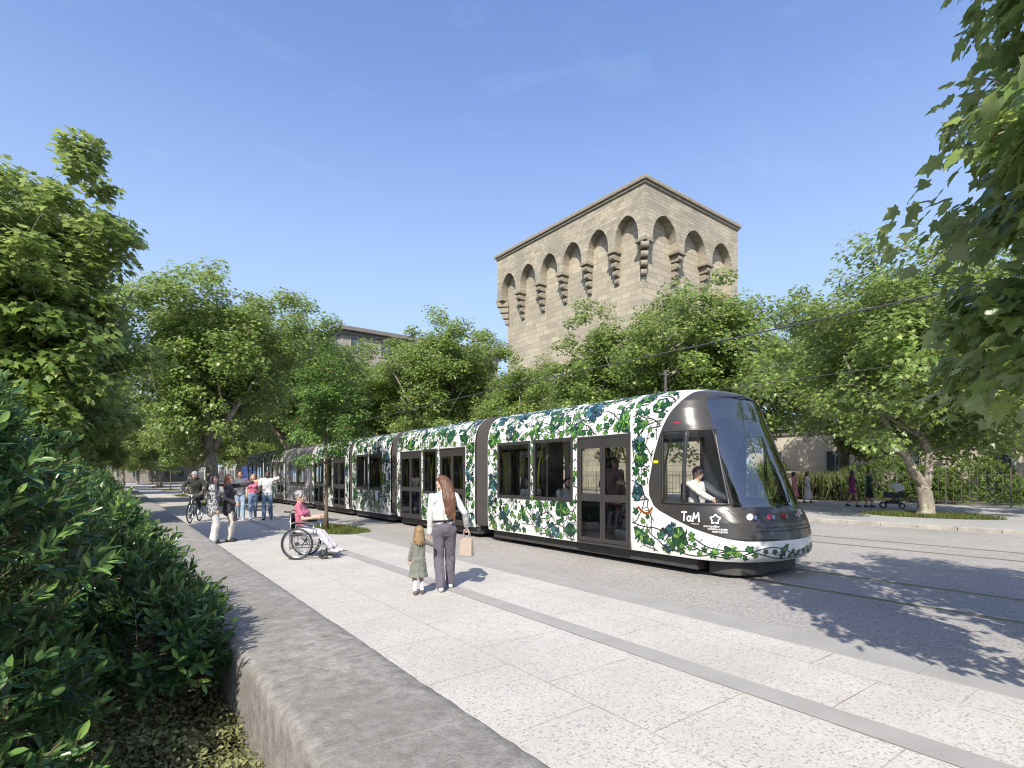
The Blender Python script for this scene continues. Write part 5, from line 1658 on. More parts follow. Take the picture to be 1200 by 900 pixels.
    if top:
        mb = MB(); torso(mb, .013, hips=toplen > 0 or lean > .2)
        if toplen: cap(mb, T(-.06, 0, .02), T(-.065, 0, -toplen), .115 * build, .118 * build); cap(mb, T(.06, 0, .02), T(.065, 0, -toplen), .115 * build, .118 * build)
        sleeves(mb, sleeve, .013)
        if collar: cap(mb, T(-.03, -.012, tl + .045), T(.03, -.012, tl + .045), .05, .05)
        remesh(mb, 'shirt', [top], root, max(vx, .009), 3, .009)
    if coat:
        mb = MB(); torso(mb, .026)
        for q in (-1, 1): cap(mb, T(q * .062, -.005, .05), T(q * .068, -.01, -.16), .122 * build, .130 * build)
        sleeves(mb, 1.0, .020); remesh(mb, 'jacket', [coat], root, max(vx, .009), 3, .008)
    if bottom:
        mb = MB(); mb.ell(P + Vector((0, 0, -.005)), ((.165 if sex == 'f' else .158) * build + .008, .120 * build + .006, .115), B)
        cap(mb, T(-.055, 0, .035), T(.055, 0, .035), .108 * build, .108 * build); cap(mb, P + Vector((-.05, -.01, -.06)), P + Vector((.05, -.01, -.06)), .088 * build, .088 * build)
        for hp, kn, an in ((hipL, knL, anL), (hipR, knR, anR)):
            a1 = lr[0] * build + .012
            if botlen > .5:
                e = kn.lerp(an, (botlen - .5) * 2)
                cap(mb, hp, kn, a1, lr[1] + .014 * loose); cap(mb, kn, e, lr[1] + .014 * loose, lr[2] + .022 * loose)
            else: cap(mb, hp, hp.lerp(kn, botlen * 2), a1, a1 * .92 + .012 * loose)
        remesh(mb, 'trousers' if botlen > .55 else 'shorts', [bottom], root, max(vx, .009), 3, .010)
    if belt:
        mb = MB(); pts = [T(.163 * build * math.cos(q), .110 * build * math.sin(q), .105) for q in [i * PI / 12 for i in range(25)]]; mb.tube(pts, .022, 8, flat=.6); mb.build('belt', belt, root, smooth=True)
    if dress:
        mb = MB(); torso(mb, .014); sleeves(mb, sleeve, .016)
        zt = P.z + .02; zb = P.z - dlen
        mid = (hipL + hipR + knL + knR) / 4
        rows = []; nseg = 40
        for i in range(9):
            t = i / 8; c = P.lerp(Vector((mid.x, mid.y, P.z)), min(1, t * 1.3)); z_ = zt + (zb - zt) * t
            rx = (.165 + .075 * t) * build; ry = (.125 + .085 * t) * build; rw = []
            for k in range(nseg):
                q = 2 * PI * k / nseg; f = 1 + t * .07 * math.sin(k * 2 * PI / 5 + H * 10) ; rw.append((c.x + rx * f * math.cos(q), c.y + ry * f * math.sin(q), z_))
            rows.append(rw)
        vs = [p for rw in rows for p in rw]; fs = []
        for i in range(8):
            for k in range(nseg): fs.append((i * nseg + k, i * nseg + (k + 1) % nseg, (i + 1) * nseg + (k + 1) % nseg, (i + 1) * nseg + k))
        fs.append(tuple(range(nseg))); fs.append(tuple(reversed(range(8 * nseg, 9 * nseg)))); mb.add(vs, [tuple(reversed(f)) for f in fs])
        remesh(mb, 'dress', [dress], root, max(vx, .010), 3, .011)
    if shoes:
        for an, fd in ((anL, ftd[0]), (anR, ftd[1])):
            mb = MB(); sdn = Vector((0, 0, -1)); q = fd.cross(Vector((0, 0, 1))).normalized()
            up2 = q.cross(fd)
            a = an - up2 * .045
            cap(mb, a - fd * .035, a + fd * .045, .040, .040); cap(mb, a + fd * .03, a + fd * .135 - up2 * .006, .040, .032)
            for o in (-.012, .012): cap(mb, a - fd * .035 - up2 * .024 + q * o, a + fd * .145 - up2 * .024 + q * o, .020, .016)
            cap(mb, an - fd * .015, an + up2 * .0, .042, .040)
            remesh(mb, 'shoe', [shoes], root, max(vx, .008), 2)
    # hair
    if hair:
        mb = MB()
        mb.ell(Hd(0, -.016, .022), (.083 * hk, .096 * hk, .100 * hk), Hm, 18, 12); bx = []
        if style in ('long', 'bob', 'wavy'):
            L0 = {'bob': .17, 'wavy': .24, 'long': .50}[style]
            gr = random.Random(5)
            for i in range(19):
                q = PI * (.02 + .96 * i / 18); sx = math.cos(q); sy = -math.sin(q)
                a = Hd(sx * .070, sy * .082 - .006, .02); e0 = Hd(sx * .084, sy * .098 - .006, -.075)
                ln = L0 * (.82 + .25 * math.sin(q)) * gr.uniform(.86, 1.1)
                back = Vector((0, 0, -1))
                b1 = e0 + back * ln * .45 + fw * -.02 + rt * gr.gauss(0, .008)
                b2 = e0 + back * ln * .95 + fw * (-.02 if style != 'long' else -.075 * math.sin(q)) + rt * (gr.gauss(0, .016) + sx * .02)
                if style == 'long':
                    o = e0 - neck; b1 = neck + rt * (o.dot(rt) * 1.0 + gr.gauss(0, .006)) + fw * -.128 + up * (o.dot(up) - ln * .42); b2 = neck + rt * (o.dot(rt) * 1.05 + gr.gauss(0, .018)) + fw * -.150 + up * (o.dot(up) - ln * .92)
                r0 = {'bob': .026, 'wavy': .032, 'long': .036}[style]
                cap(mb, a, e0, r0, r0, 7); cap(mb, e0, b1, r0, r0 * .9, 7); cap(mb, b1, b2, r0 * .9, r0 * .35, 7)
        elif style == 'curly':
            gr = random.Random(9)
            for i in range(46):
                th = gr.uniform(.0, 1.75); ph = gr.uniform(0, 2 * PI)
                px, py, pz = math.sin(th) * math.cos(ph), math.sin(th) * math.sin(ph), math.cos(th)
                if py > .62 and pz < .55: continue
                mb.ell(Hd(px * .088, py * .100 - .018, pz * .105 + .02), .028 * hk, None, 8, 6)
        elif style == 'bun':
            mb.ell(Hd(0, -.115, .03), (.04, .04, .04), Hm); cap(mb, Hd(0, -.07, -.05), Hd(0, -.05, -.08), .045, .03)
        elif style == 'beard':
            for q in [i * PI / 10 for i in range(11)]: cap(mb, Hd(.066 * math.cos(q), .018 + .060 * math.sin(q), -.05 - .032 * math.sin(q)), Hd(.056 * math.cos(q), .018 + .052 * math.sin(q), -.085 - .025 * math.sin(q)), .016, .014, 7)
        # keep the face free: shave the hair mass in front
        h = remesh(mb, 'hair', [hair], root, max(vx, .008), 1, .006)
        inv = Hm.transposed(); bm = bmesh.new(); bm.from_mesh(h.data); dele = []
        for v in bm.verts:
            l = inv @ (v.co - hc) / hk
            if style != 'beard' and l.y > .030 and l.z < .062 - .35 * max(0, .075 - l.y) * 0 and abs(l.x) < .075 and l.z > -.3: v.co += Hm @ Vector((0, -(l.y - .030) * hk * 1.0, 0))
        bm.to_mesh(h.data); bm.free()
    if helmet:
        mb = MB(); mb.ell(Hd(0, -.012, .045), (.098, .125, .092), Hm, 20, 12); cap(mb, Hd(-.07, .085, .03), Hd(.07, .085, .03), .018, .018)
        remesh(mb, 'helmet', [helmet], root, max(vx, .009), 2)
    root['_'] = 0; del root['_']
    return root, dict(LH=wrL, RH=wrR, P=P, s=s, hc=hc)


white = cloth('white', (.50, .497, .49), .10); plum = cloth('slate_plum', (.115, .105, .13), .25); sage = cloth('sage', (.17, .18, .15), .2); denim = cloth('denim', (.16, .23, .34), .35); denim2 = cloth('pale_denim', (.27, .35, .45), .3)
pink = cloth('rose', (.47, .13, .20), .2); palegrey = cloth('pale_lilac_grey', (.48, .46, .50), .12); charcoal = cloth('charcoal', (.045, .045, .05), .3); cream = cloth('cream', (.56, .53, .48), .08); beige = cloth('beige', (.55, .50, .43), .12)
greytee = cloth('grey_tee', (.11, .115, .13), .2); black = cloth('black', (.018, .018, .02), .3); purple = cloth('purple', (.19, .035, .12), .25); darkgreen = cloth('dark_green', (.025, .055, .05), .25); darkred = cloth('dark_red', (.10, .03, .03), .25)
tweed = speckle_cloth('grey_tweed', (.06, .06, .065), (.42, .42, .43))
h_brown = hair_mat('chestnut', (.11, .045, .020)); h_blond = hair_mat('blond', (.27, .17, .08)); h_grey = hair_mat('grey', (.30, .29, .28)); h_dark = hair_mat('dark', (.018, .012, .010)); h_auburn = hair_mat('auburn', (.22, .085, .035))
shoe_white = cloth('white_shoe', (.60, .60, .60), .05, .5); shoe_brown = cloth('brown_shoe', (.12, .08, .06), .2, .5); shoe_black = cloth('black_shoe', (.02, .02, .022), .2, .45)

# -- mother and child --------------------------------------------------
MX, MY = 3.80, 6.78
mo, mj = person('long haired woman in white shirt and slate trousers holding the hand of a child', MX, MY, 22, 1.665, 'f', vox=.0065, P=(.0, .0, .915), lean=.05, roll=-.03, head=(1.15, .42), LH=(-.215, .03, .775), RH=(.345, .10, .93),
                LF=(-.07, -.10, .095), RF=(.11, .16, .085), top=white, sleeve=1.0, bottom=plum, loose=1.5, shoes=shoe_white, hair=h_brown, style='long', curl=(.9, 1.1), belt=shoe_black, elbR=(.5, -1, -.3), build=1.0)
ch, cj = person('small blond child in sage dress and white socks holding the hand of the woman', 3.37, 6.73, 18, .98, 'f', vox=.0065, P=(0, 0, .86), head=(.15, -.05), LH=(-.26, .05, .62), RH=(.22, .24, 1.25), LF=(-.085, 0, .085), RF=(.085, .06, .085),
                dress=sage, dlen=.44, sleeve=1.0, shoes=shoe_brown, hair=h_blond, style='bob', child=True, curl=.6, build=.95, elbR=(.6, -1, -.4))
sk = MB(); 
for an in (Vector((-.085, 0, .085)), Vector((.085, .06, .085))): pass
b = MB()
for (ax, ay) in ((-.085, 0), (.085, .06)): cap(b, (ax, ay, .09), (ax, ay + .01, .30), .044, .050)
sob = b.build('sock', shoe_white, ch, smooth=True)
# handbag held by the mother
MAT['tan_leather'] = M('tan_leather', (.37, .30, .255), .45, .1, 6, .15, 60)
w = mo.matrix_basis
def local_to_world(root, p):
    a = root.rotation_euler[2]; s = root.scale[0]; p = Vector(p) * s
    return Vector((root.location.x + p.x * math.cos(a) - p.y * math.sin(a), root.location.y + p.x * math.sin(a) + p.y * math.cos(a), root.location.z + p.z))


def handbag(label, hp, az, w_, h_, d_, mat, strap, drop=.075):
    o = thing('handbag', label, 'handbag', (hp.x, hp.y, hp.z - drop), -R(az))
    b = MB(); zt = -strap; zb = -strap - h_
    b.prism([(-w_ / 2, -d_ / 2, zb), (w_ / 2, -d_ / 2, zb), (w_ * .42, -d_ * .28, zt), (-w_ * .42, -d_ * .28, zt)], (0, 0, 0)) if False else None
    vs = [(-w_ / 2, -d_ / 2, zb), (w_ / 2, -d_ / 2, zb), (w_ / 2, d_ / 2, zb), (-w_ / 2, d_ / 2, zb), (-w_ * .43, -d_ * .2, zt), (w_ * .43, -d_ * .2, zt), (w_ * .43, d_ * .2, zt), (-w_ * .43, d_ * .2, zt)]
    b.add(vs, [(0, 3, 2, 1), (4, 5, 6, 7), (0, 1, 5, 4), (1, 2, 6, 5), (2, 3, 7, 6), (3, 0, 4, 7)]); b.build('bag_body', mat, o, bevel=.012)
    for dy in (-d_ * .22, d_ * .22):
        b = MB(); b.tube([(w_ * .24 * math.cos(q), dy * (1 - .8 * math.sin(q)), zt + strap * math.sin(q)) for q in [i * PI / 10 for i in range(11)]], .006, 6); b.build('handle', mat, o, smooth=True)
    return o


hp = local_to_world(mo, mj['RH'])
handbag('small tan leather handbag with two handles hanging from the hand of the woman', hp, 60, .21, .27, .12, MAT['tan_leather'], .13, .045)

# -- woman in the wheelchair -------------------------------------------
WX, WY, WAZ = 3.05, 11.15, 122
MAT['chair_black'] = M('black_vinyl', (.02, .02, .022), .5, .2); MAT['chrome'] = M('chrome', (.6, .6, .62), .18, .1, metal=1)
wc = thing('wheelchair', 'black and chrome wheelchair with large spoked wheels on the pale paving', 'wheelchair', (WX, WY, 0), -R(WAZ))
for sx in (-.29, .29):
    wl = MB(); wl.ring((sx, -.05, .31), (1, 0, 0), .292, .018, 40, 8); tyre = wl.build('wheel', MAT['black_rubber'], wc, smooth=True)
    r_ = MB(); r_.ring((sx, -.05, .31), (1, 0, 0), .272, .008, 40, 6)
    for k in range(20):
        a = 2 * PI * k / 20; r_.tube([(sx + .02 * (1 if k % 2 else -1), -.05 + .03 * math.cos(a), .31 + .03 * math.sin(a)), (sx, -.05 + .27 * math.cos(a + .1), .31 + .27 * math.sin(a + .1))], .0018, 4)
    r_.disc((sx, -.05, .31), (1, 0, 0), .035, .07, 14); r_.build('rim', MAT['chrome'], tyre, smooth=False)
    h_ = MB(); h_.ring((sx + math.copysign(.035, sx), -.05, .31), (1, 0, 0), .25, .009, 40, 6); h_.build('hand_rim', MAT['chrome'], tyre, smooth=True)
    c_ = MB(); c_.ring((sx * .86, .44, .095), (1, 0, 0), .078, .017, 24, 8); c_.disc((sx * .86, .44, .095), (1, 0, 0), .05, .02, 14); c_.build('caster', MAT['black_rubber'], wc, smooth=True)
    f_ = MB(); f_.tube([(sx * .86, .44, .10), (sx * .86, .40, .20), (sx * .86, .36, .24)], .012, 6)
    f_.tube([(sx * .84, -.18, .93), (sx * .84, -.20, .45), (sx * .84, -.20, .20)], .013, 8); f_.tube([(sx * .84, -.20, .46), (sx * .84, .34, .46), (sx * .84, .37, .24), (sx * .84, -.20, .22)], .013, 8)
    f_.tube([(sx * .84, .34, .46), (sx * .80, .46, .30), (sx * .76, .58, .13)], .012, 8); f_.tube([(sx * .84, .24, .46), (sx * .84, .26, .68)], .011, 8); f_.tube([(sx * .84, .26, .68), (sx * .84, .20, .70), (sx * .84, -.18, .70)], .011, 8)
    f_.build('side_frame', MAT['chrome'], wc, smooth=True)
    a_ = MB(); a_.box((sx * .84 - .03, -.16, .708), (sx * .84 + .03, .2, .738)); a_.build('armrest', MAT['chair_black'], wc, bevel=.012)
    g_ = MB(); g_.tube([(sx * .84, -.17, .93), (sx * .84, -.31, .935)], .016, 8); g_.build('push_handle', MAT['chair_black'], wc, smooth=True)
    p_ = MB(); p_.box((min(sx * .74, sx * .28), .52, .10), (max(sx * .74, sx * .28), .70, .118)); p_.build('footrest', MAT['chair_black'], wc, bevel=.004)
b = MB(); b.box((-.235, -.19, .455), (.235, .30, .49)); b.build('seat', MAT['chair_black'], wc, bevel=.012)
b = MB(); b.box((-.235, -.215, .5), (.235, -.185, .90)); b.build('backrest', MAT['chair_black'], wc, bevel=.01)
b = MB(); b.tube([(-.24, 0, .24), (.24, 0, .45)], .011, 6); b.tube([(.24, 0.02, .24), (-.24, 0.02, .45)], .011, 6); b.build('cross_brace', MAT['chrome'], wc)
person('grey haired woman in rose top and pale trousers seated in the wheelchair', WX, WY, WAZ, 1.62, 'f', vox=.0075, P=(0, -.06, .62), lean=-.05, head=(-.05, .12), LH=(-.10, .30, .87), RH=(.08, .26, .85), LF=(-.10, .62, .20), RF=(.10, .58, .20),
       top=pink, sleeve=.3, bottom=palegrey, botlen=.95, loose=1.3, shoes=cloth('pale_shoe', (.5, .5, .52), .1), hair=h_grey, style='curly', curl=.7, kneepole=(0, .3, 1), elbL=(-.5, -.8, -.6), elbR=(.5, -.8, -.6))

# -- two women talking by the wall ------------------------------------
person('dark curly haired woman in grey tweed jacket and white trousers standing beside the wall', 1.90, 14.75, 92, 1.68, 'f', vox=.009, head=(-.3, -.1), P=(0, 0, .925), coat=tweed, bottom=white, loose=2.0, shoes=shoe_black, hair=h_dark, style='wavy', LH=(-.22, .12, .86), RH=(.22, .06, .84))
w5, j5 = person('auburn haired woman in charcoal jacket and cream trousers pointing ahead with her arm out', 2.28, 14.95, 108, 1.68, 'f', vox=.009, head=(-.1, -.15), P=(0, 0, .925), coat=charcoal, top=white, bottom=cream, loose=1.3, shoes=shoe_black, hair=h_auburn, style='wavy', LH=(-.18, .56, 1.50), RH=(.24, .16, .98),
       curl=(.15, .7), elbL=(-.6, -.3, -1))
MAT['black_leather'] = M('black_leather', (.02, .02, .022), .4, .2)
handbag('black leather handbag hanging beside the woman who points ahead', local_to_world(w5, j5['RH']) + Vector((.02, -.02, 0)), 100, .26, .22, .10, MAT['black_leather'], .16, .05)

# -- three people walking up ------------------------------------------
person('man in dark grey t-shirt and pale jeans, first of the three walkers beside the cyclist', 3.73, 22.0, 196, 1.80, 'm', skin='tan', vox=.011, head=(-.2, .0), top=greytee, sleeve=.32, toplen=.02, bottom=denim2, loose=1.1, shoes=shoe_white, hair=h_brown, style='short', LF=(-.09, .10, .085), RF=(.09, -.14, .10))
person('blond woman in rose top and blue jeans walking between the two men', 4.13, 21.8, 200, 1.70, 'f', vox=.011, head=(.15, .05), top=pink, sleeve=.2, bottom=denim, loose=.7, shoes=shoe_white, hair=h_blond, style='wavy', LF=(-.04, -.16, .11), RF=(.05, .15, .085), LH=(-.22, .2, 1.05))
person('man in white t-shirt and jeans raising one hand beside the blond woman', 4.56, 21.5, 200, 1.82, 'm', skin='brown', vox=.011, head=(.2, .05), top=white, sleeve=.32, toplen=.05, bottom=denim, loose=1.2, shoes=shoe_black, hair=h_dark, style='beard', LH=(-.34, .20, 1.66), RH=(.22, .24, 1.08), LF=(-.10, -.10, .10), RF=(.10, .12, .085),
       elbL=(-1, -.2, -.6), curl=(.1, .6))

# -- cyclist -----------------------------------------------------------
BX, BY, BAZ = 2.26, 21.9, 202
MAT['bike_paint'] = M('silver_bike_paint', (.42, .42, .43), .3, .1, metal=.4)
bk = thing('bicycle', 'silver grey bicycle ridden towards the viewer along the wall', 'bicycle', (BX, BY, 0), -R(BAZ))
for yy in (-.52, .54):
    b = MB(); b.ring((0, yy, .345), (1, 0, 0), .325, .022, 36, 8); wv = b.build('wheel', MAT['black_rubber'], bk, smooth=True)
    b = MB(); b.ring((0, yy, .345), (1, 0, 0), .302, .010, 36, 6); b.disc((0, yy, .345), (1, 0, 0), .025, .09, 12)
    for k in range(24):
        a = 2 * PI * k / 24; b.tube([(.03 * (1 if k % 2 else -1), yy + .02 * math.cos(a), .345 + .02 * math.sin(a)), (0, yy + .3 * math.cos(a + .15), .345 + .3 * math.sin(a + .15))], .002, 3)
    b.build('rim', MAT['steel'], wv)
b = MB()
bbk, sea, hd0, hd1 = (0, -.09, .28), (0, -.24, .82), (0, .36, .62), (0, .33, .80)
for p, q, r in ((bbk, sea, .017), (sea, hd1, .017), (bbk, hd0, .020), (hd0, hd1, .02)): b.tube([p, q], r, 8)
for sx in (-.045, .045): b.tube([bbk, (sx, -.52, .345), (0, -.22, .76)], .010, 6)
b.build('frame', MAT['bike_paint'], bk, smooth=True)
b = MB()
for sx in (-.05, .05): b.tube([(0, .355, .64), (sx, .37, .60), (sx, .54, .345)], .014, 6)
b.build('fork', MAT['bike_paint'], bk, smooth=True)
b = MB(); b.tube([hd1, (0, .31, .96)], .015, 8); b.tube([(-.31, .22, 1.0), (-.2, .30, .97), (0, .33, .96), (.2, .30, .97), (.31, .22, 1.0)], .012, 8); b.build('handlebar', MAT['steel'], bk, smooth=True)
b = MB(); b.prism([(-.075, -.36, .90), (.075, -.36, .90), (.03, -.20, .91), (.02, -.08, .90), (-.02, -.08, .90), (-.03, -.20, .91)], (0, 0, .045)); b.tube([sea, (0, -.26, .90)], .013, 6); b.build('saddle', MAT['chair_black'], bk, bevel=.012)
b = MB(); b.disc((.05, -.09, .28), (1, 0, 0), .09, .01, 20); b.tube([(.06, -.09, .28), (.07, -.02, .13)], .009, 6); b.tube([(-.06, -.09, .28), (-.07, -.16, .43)], .009, 6); b.box((.07, -.07, .115), (.16, .03, .135)); b.box((-.16, -.21, .42), (-.07, -.11, .44)); b.build('pedal_crank', MAT['steel'], bk)
person('cyclist in dark jacket and grey helmet riding the silver bicycle', BX, BY, BAZ, 1.80, 'm', vox=.011, P=(0, -.25, .96), lean=.38, head=(0, -.28), coat=cloth('olive_dark', (.035, .036, .032), .3), bottom=cloth('dark_trousers', (.03, .031, .033), .3), shoes=shoe_black, hair=h_grey, style='short', LH=(-.29, .16, 1.01), RH=(.29, .16, 1.01),
       LF=(-.11, -.12, .50), RF=(.11, -.02, .22), kneepole=(0, 1, .6), helmet=cloth('grey_helmet', (.30, .30, .30), .1, .4), curl=.9, elbL=(-1, -.4, -.5), elbR=(1, -.4, -.5))

# -- couple with the pushchair ----------------------------------------
PX, PY = 29.2, 9.65
ps = thing('pushchair', 'black pushchair with a pale grey hood on the far pavement beside the twin trunked tree', 'pushchair', (PX, PY, .11), -R(160))
for sx in (-.24, .24):
    for yy, rr_ in ((-.36, .15), (.36, .13)):
        b = MB(); b.ring((sx, yy, rr_), (1, 0, 0), rr_ - .028, .028, 24, 8); wv = b.build('wheel', MAT['black_rubber'], ps, smooth=True)
        b = MB(); b.disc((sx, yy, rr_), (1, 0, 0), rr_ * .55, .03, 18); b.build('rim', MAT['steel'], wv)
b = MB()
for sx in (-.22, .22):
    b.tube([(sx, .36, .14), (sx, .05, .42), (sx, -.42, .95), (sx, -.55, 1.02)], .016, 8); b.tube([(sx, -.36, .16), (sx, .05, .42), (sx, .18, .60)], .016, 8)
b.tube([(-.22, -.55, 1.02), (.22, -.55, 1.02)], .018, 8); b.tube([(-.22, .05, .42), (.22, .05, .42)], .016, 8); b.build('chassis', MAT['chair_black'], ps, smooth=True)
b = MB(); b.prism([(-.2, -.36, .66), (-.2, -.30, .50), (-.2, .40, .50), (-.2, .48, .68), (-.2, .44, .76), (-.2, -.34, .74)], (.4, 0, 0)); b.build('carrycot', MAT['chair_black'], ps, bevel=.04, fix=True)
b = MB(); b.box((-.18, -.30, .22), (.18, .28, .36)); b.build('basket', MAT['chair_black'], ps, bevel=.04)
b = MB(); hood = []
for i in range(9):
    a = PI * (.30 + .62 * i / 8)
    hood.append([(.21 * math.cos(q), .22 + .0 + .36 * math.sin(q) * math.cos(a) * -1.0, .74 + .42 * math.sin(q) * math.sin(a)) for q in [PI * j / 12 for j in range(13)]])
hood = [[(p[0], .12 - .40 * math.cos(PI * (.12 + .55 * i / 8)) * math.sin(PI * j / 12) * -1, .73 + .44 * math.sin(PI * (.12 + .55 * i / 8)) * math.sin(PI * j / 12)) for j, p in enumerate(rw)] for i, rw in enumerate(hood)]
b.v = [p for rw in hood for p in rw]; m_ = 13
for i in range(8):
    for j in range(12): b.f.append((i * m_ + j, i * m_ + j + 1, (i + 1) * m_ + j + 1, (i + 1) * m_ + j)); b.m.append(0)
ho = b.build('hood', cloth('pale_hood', (.55, .54, .52), .1), ps, smooth=True); sm_ = ho.modifiers.new('solid', 'SOLIDIFY'); sm_.thickness = .015
person('man in dark green t-shirt and black shorts pushing the pushchair', 29.25, 10.65, 160, 1.78, 'm', z=.11, skin='tan', vox=.013, head=(-.3, .1), top=darkgreen, sleeve=.32, toplen=.04, bottom=black, botlen=.45, loose=1.8, shoes=shoe_black, hair=h_dark, style='short', LH=(-.2, .42, 1.0), RH=(.2, .42, 1.0), LF=(-.09, .12, .085), RF=(.09, -.12, .09), curl=1.0)
person('long dark haired woman in purple tunic walking beside the man with the pushchair', 28.85, 11.2, 152, 1.76, 'f', z=.11, skin='tan', vox=.013, head=(.1, .1), dress=purple, dlen=.26, sleeve=.8, shoes=shoe_black, hair=h_dark, style='long', LF=(-.07, -.22, .12), RF=(.07, .18, .085))
person('woman in rose dress carrying a white bag on the far pavement beside the cab', 30.1, 14.6, 165, 1.74, 'f', z=.11, skin='tan', vox=.013, dress=cloth('dusty_rose', (.52, .20, .24), .15), dlen=.55, sleeve=.3, shoes=shoe_brown, hair=h_dark, style='wavy', LF=(-.07, -.2, .11), RF=(.07, .16, .085))
person('woman in long white dress walking beside the woman in rose', 30.65, 14.15, 165, 1.74, 'f', z=.11, skin='tan', vox=.013, dress=white, dlen=.70, sleeve=.5, shoes=shoe_brown, hair=h_dark, style='wavy', LF=(-.07, .16, .085), RF=(.07, -.16, .1))
handbag('flat white shopping bag carried by the woman in the rose dress', Vector((29.85, 14.75, .98)), 165, .34, .36, .10, shoe_white, .12, .0)

# -- driver and passengers --------------------------------------------
FL = .40
person('tram driver in pale grey shirt sitting at the desk of the cab', TRAM_C - .35, TRAM_Y - 2.98, 185, 1.74, 'm', z=.0, vox=.010, P=(0, 0, 1.0), lean=.05, head=(0, .0), top=cloth('pale_shirt', (.62, .60, .57), .08), bottom=charcoal, shoes=shoe_black, hair=h_brown, style='short', LH=(-.2, .55, 1.18), RH=(.22, .55, 1.18), LF=(-.1, .50, .56), RF=(.1, .50, .56), kneepole=(0, .3, 1))
SEATP = dict(P=(0, 0, .50), kneepole=(0, .3, 1), LF=(-.1, .42, .10), RF=(.1, .42, .10), LH=(-.12, .30, .62), RH=(.12, .30, .62))
person('bearded man in white shirt seated smiling behind the second tram window', TRAM_C - .86, 8.78, 200, 1.74, 'm', z=.30, vox=.011, head=(.2, .05), top=white, bottom=charcoal, shoes=shoe_black, hair=h_dark, style='beard', skin='tan', **SEATP)
person('passenger in white shirt seated behind the first tram window next to the bellows', TRAM_C - .80, 10.15, 30, 1.70, 'm', z=.30, vox=.012, top=white, bottom=charcoal, shoes=shoe_black, hair=h_dark, style='short', skin='tan', **SEATP)
person('passenger in dark brown coat seated at the far end of the first tram window', TRAM_C - .55, 10.7, 150, 1.72, 'f', z=.30, vox=.012, coat=darkred, bottom=charcoal, shoes=shoe_black, hair=h_dark, style='bob', skin='tan', **SEATP)
person('dark haired passenger in black dress looking down at a phone behind the tram door', TRAM_C - .75, 6.93, 300, 1.70, 'f', z=.36, vox=.009, skin='tan', head=(.1, .35), top=white, sleeve=.3, dress=black, dlen=.4, shoes=shoe_black, hair=h_dark, style='bun', LH=(-.10, .28, 1.14), RH=(.10, .28, 1.14))
person('passenger with long dark hair and a rose cardigan standing in the rear door leaf', TRAM_C - .72, 7.55, 200, 1.66, 'f', z=.36, vox=.011, skin='tan', coat=cloth('dusk_rose', (.25, .13, .13), .2), bottom=charcoal, shoes=shoe_black, hair=h_dark, style='long')
person('passenger in black top standing deepest in the door opening', TRAM_C - .45, 7.95, 170, 1.66, 'f', z=.36, vox=.012, skin='tan', top=black, bottom=charcoal, shoes=shoe_black, hair=h_dark, style='bob')
person('dark dressed passenger seated in the third carriage', TRAM_C - .8, 18.45, 200, 1.70, 'm', z=.30, vox=.014, top=black, bottom=charcoal, shoes=shoe_black, hair=h_dark, style='short', skin='brown', **SEATP)
# ------------------------------------------------------------------ sky, sun, camera
world = bpy.data.worlds.new('World'); scene.world = world; world.use_nodes = True
nt = world.node_tree; bg = nt.nodes['Background']
SUN_AZ, SUN_EL = R(48 + 180), R(42)       # compass bearing of the sun, clockwise from +Y
sky = nt.nodes.new('ShaderNodeTexSky'); sky.sky_type = 'NISHITA'; sky.sun_disc = False
sky.sun_elevation = SUN_EL; sky.sun_rotation = SUN_AZ
sky.altitude = 50; sky.air_density = 1.0; sky.dust_density = 1.6; sky.ozone_density = 2.2
gm = nt.nodes.new('ShaderNodeGamma'); gm.inputs['Gamma'].default_value = .72; nt.links.new(sky.outputs[0], gm.inputs['Color'])
hs = nt.nodes.new('ShaderNodeHueSaturation'); hs.inputs['Hue'].default_value = .518; hs.inputs['Saturation'].default_value = 1.33; hs.inputs['Value'].default_value = 1.78
nt.links.new(gm.outputs[0], hs.inputs['Color']); # pale haze towards the horizon and faint wisps of high cloud
def wn(t, **kw):
    n = nt.nodes.new(t)
    for k, v in kw.items(): setattr(n, k, v)
    return n
tc = wn('ShaderNodeTexCoord'); sp = wn('ShaderNodeSeparateXYZ'); nt.links.new(tc.outputs['Generated'], sp.inputs[0])
mr = wn('ShaderNodeMapRange', interpolation_type='SMOOTHSTEP'); mr.inputs['From Min'].default_value = -.02; mr.inputs['From Max'].default_value = .70; mr.inputs['To Min'].default_value = .88; mr.inputs['To Max'].default_value = 0
nt.links.new(sp.outputs[2], mr.inputs['Value'])
mp = wn('ShaderNodeMapping'); mp.inputs['Scale'].default_value = (1.2, 2.6, 5.0); mp.inputs['Rotation'].default_value = (.2, .5, .6); nt.links.new(tc.outputs['Generated'], mp.inputs[0])
nz = wn('ShaderNodeTexNoise'); nz.inputs['Scale'].default_value = 2.2; nz.inputs['Detail'].default_value = 9; nz.inputs['Roughness'].default_value = .62; nz.inputs['Distortion'].default_value = .8; nt.links.new(mp.outputs[0], nz.inputs['Vector'])
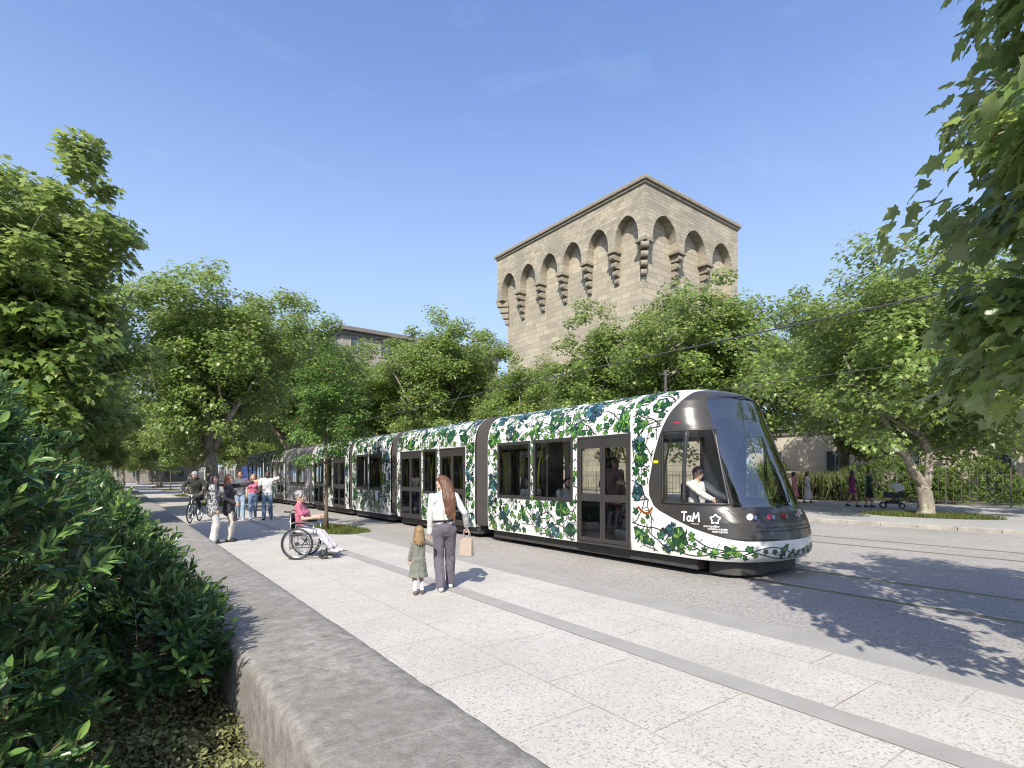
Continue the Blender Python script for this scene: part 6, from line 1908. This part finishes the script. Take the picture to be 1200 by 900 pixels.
cr = wn('ShaderNodeMapRange'); cr.inputs['From Min'].default_value = .56; cr.inputs['From Max'].default_value = .82; cr.inputs['To Max'].default_value = .17; nt.links.new(nz.outputs['Fac'], cr.inputs['Value'])
m1 = wn('ShaderNodeMix', data_type='RGBA'); m1.inputs[7].default_value = (2.75, 3.75, 4.95, 1)
nt.links.new(mr.outputs[0], m1.inputs[0]); nt.links.new(hs.outputs[0], m1.inputs[6])
m2 = wn('ShaderNodeMix', data_type='RGBA'); m2.inputs[7].default_value = (3.0, 3.8, 4.7, 1)
nt.links.new(cr.outputs[0], m2.inputs[0]); nt.links.new(m1.outputs[2], m2.inputs[6])
nt.links.new(m2.outputs[2], bg.inputs['Color']); bg.inputs['Strength'].default_value = .15
sd = bpy.data.lights.new('sun', 'SUN'); sd.energy = 5.0; sd.angle = R(.5); sd.color = (1, .94, .845)
so = bpy.data.objects.new('sun', sd); COL.objects.link(so)
dirv = Vector((math.sin(SUN_AZ) * math.cos(SUN_EL), math.cos(SUN_AZ) * math.cos(SUN_EL), math.sin(SUN_EL)))
so.rotation_euler = (-dirv).to_track_quat('-Z', 'Y').to_euler(); so.location = dirv * 60

cd = bpy.data.cameras.new('camera'); co = bpy.data.objects.new('camera', cd); COL.objects.link(co)
cd.sensor_fit = 'HORIZONTAL'; cd.sensor_width = 36; cd.lens = 630 / 1200 * 36
cd.shift_y = (557 - 450) / 1200; cd.clip_start = .05; cd.clip_end = 3000
co.location = (0, 0, CAM_H); co.rotation_euler = (PI / 2, 0, -YAW)
scene.camera = co
scene.view_settings.view_transform = 'Standard'; scene.view_settings.look = 'None'; scene.view_settings.gamma = 1; scene.view_settings.exposure = 0.5
scene.view_settings.use_curve_mapping = False
scene.render.engine = 'CYCLES'
scene.cycles.use_denoising = True
scene.cycles.filter_width = 1.15
scene.cycles.max_bounces = 8; scene.cycles.transparent_max_bounces = 24; scene.cycles.diffuse_bounces = 3; scene.cycles.glossy_bounces = 4
scene.cycles.transmission_bounces = 4; scene.cycles.caustics_reflective = False; scene.cycles.caustics_refractive = False
scene.cycles.sample_clamp_indirect = 6
scene.cycles.use_adaptive_sampling = True; scene.cycles.adaptive_threshold = .008
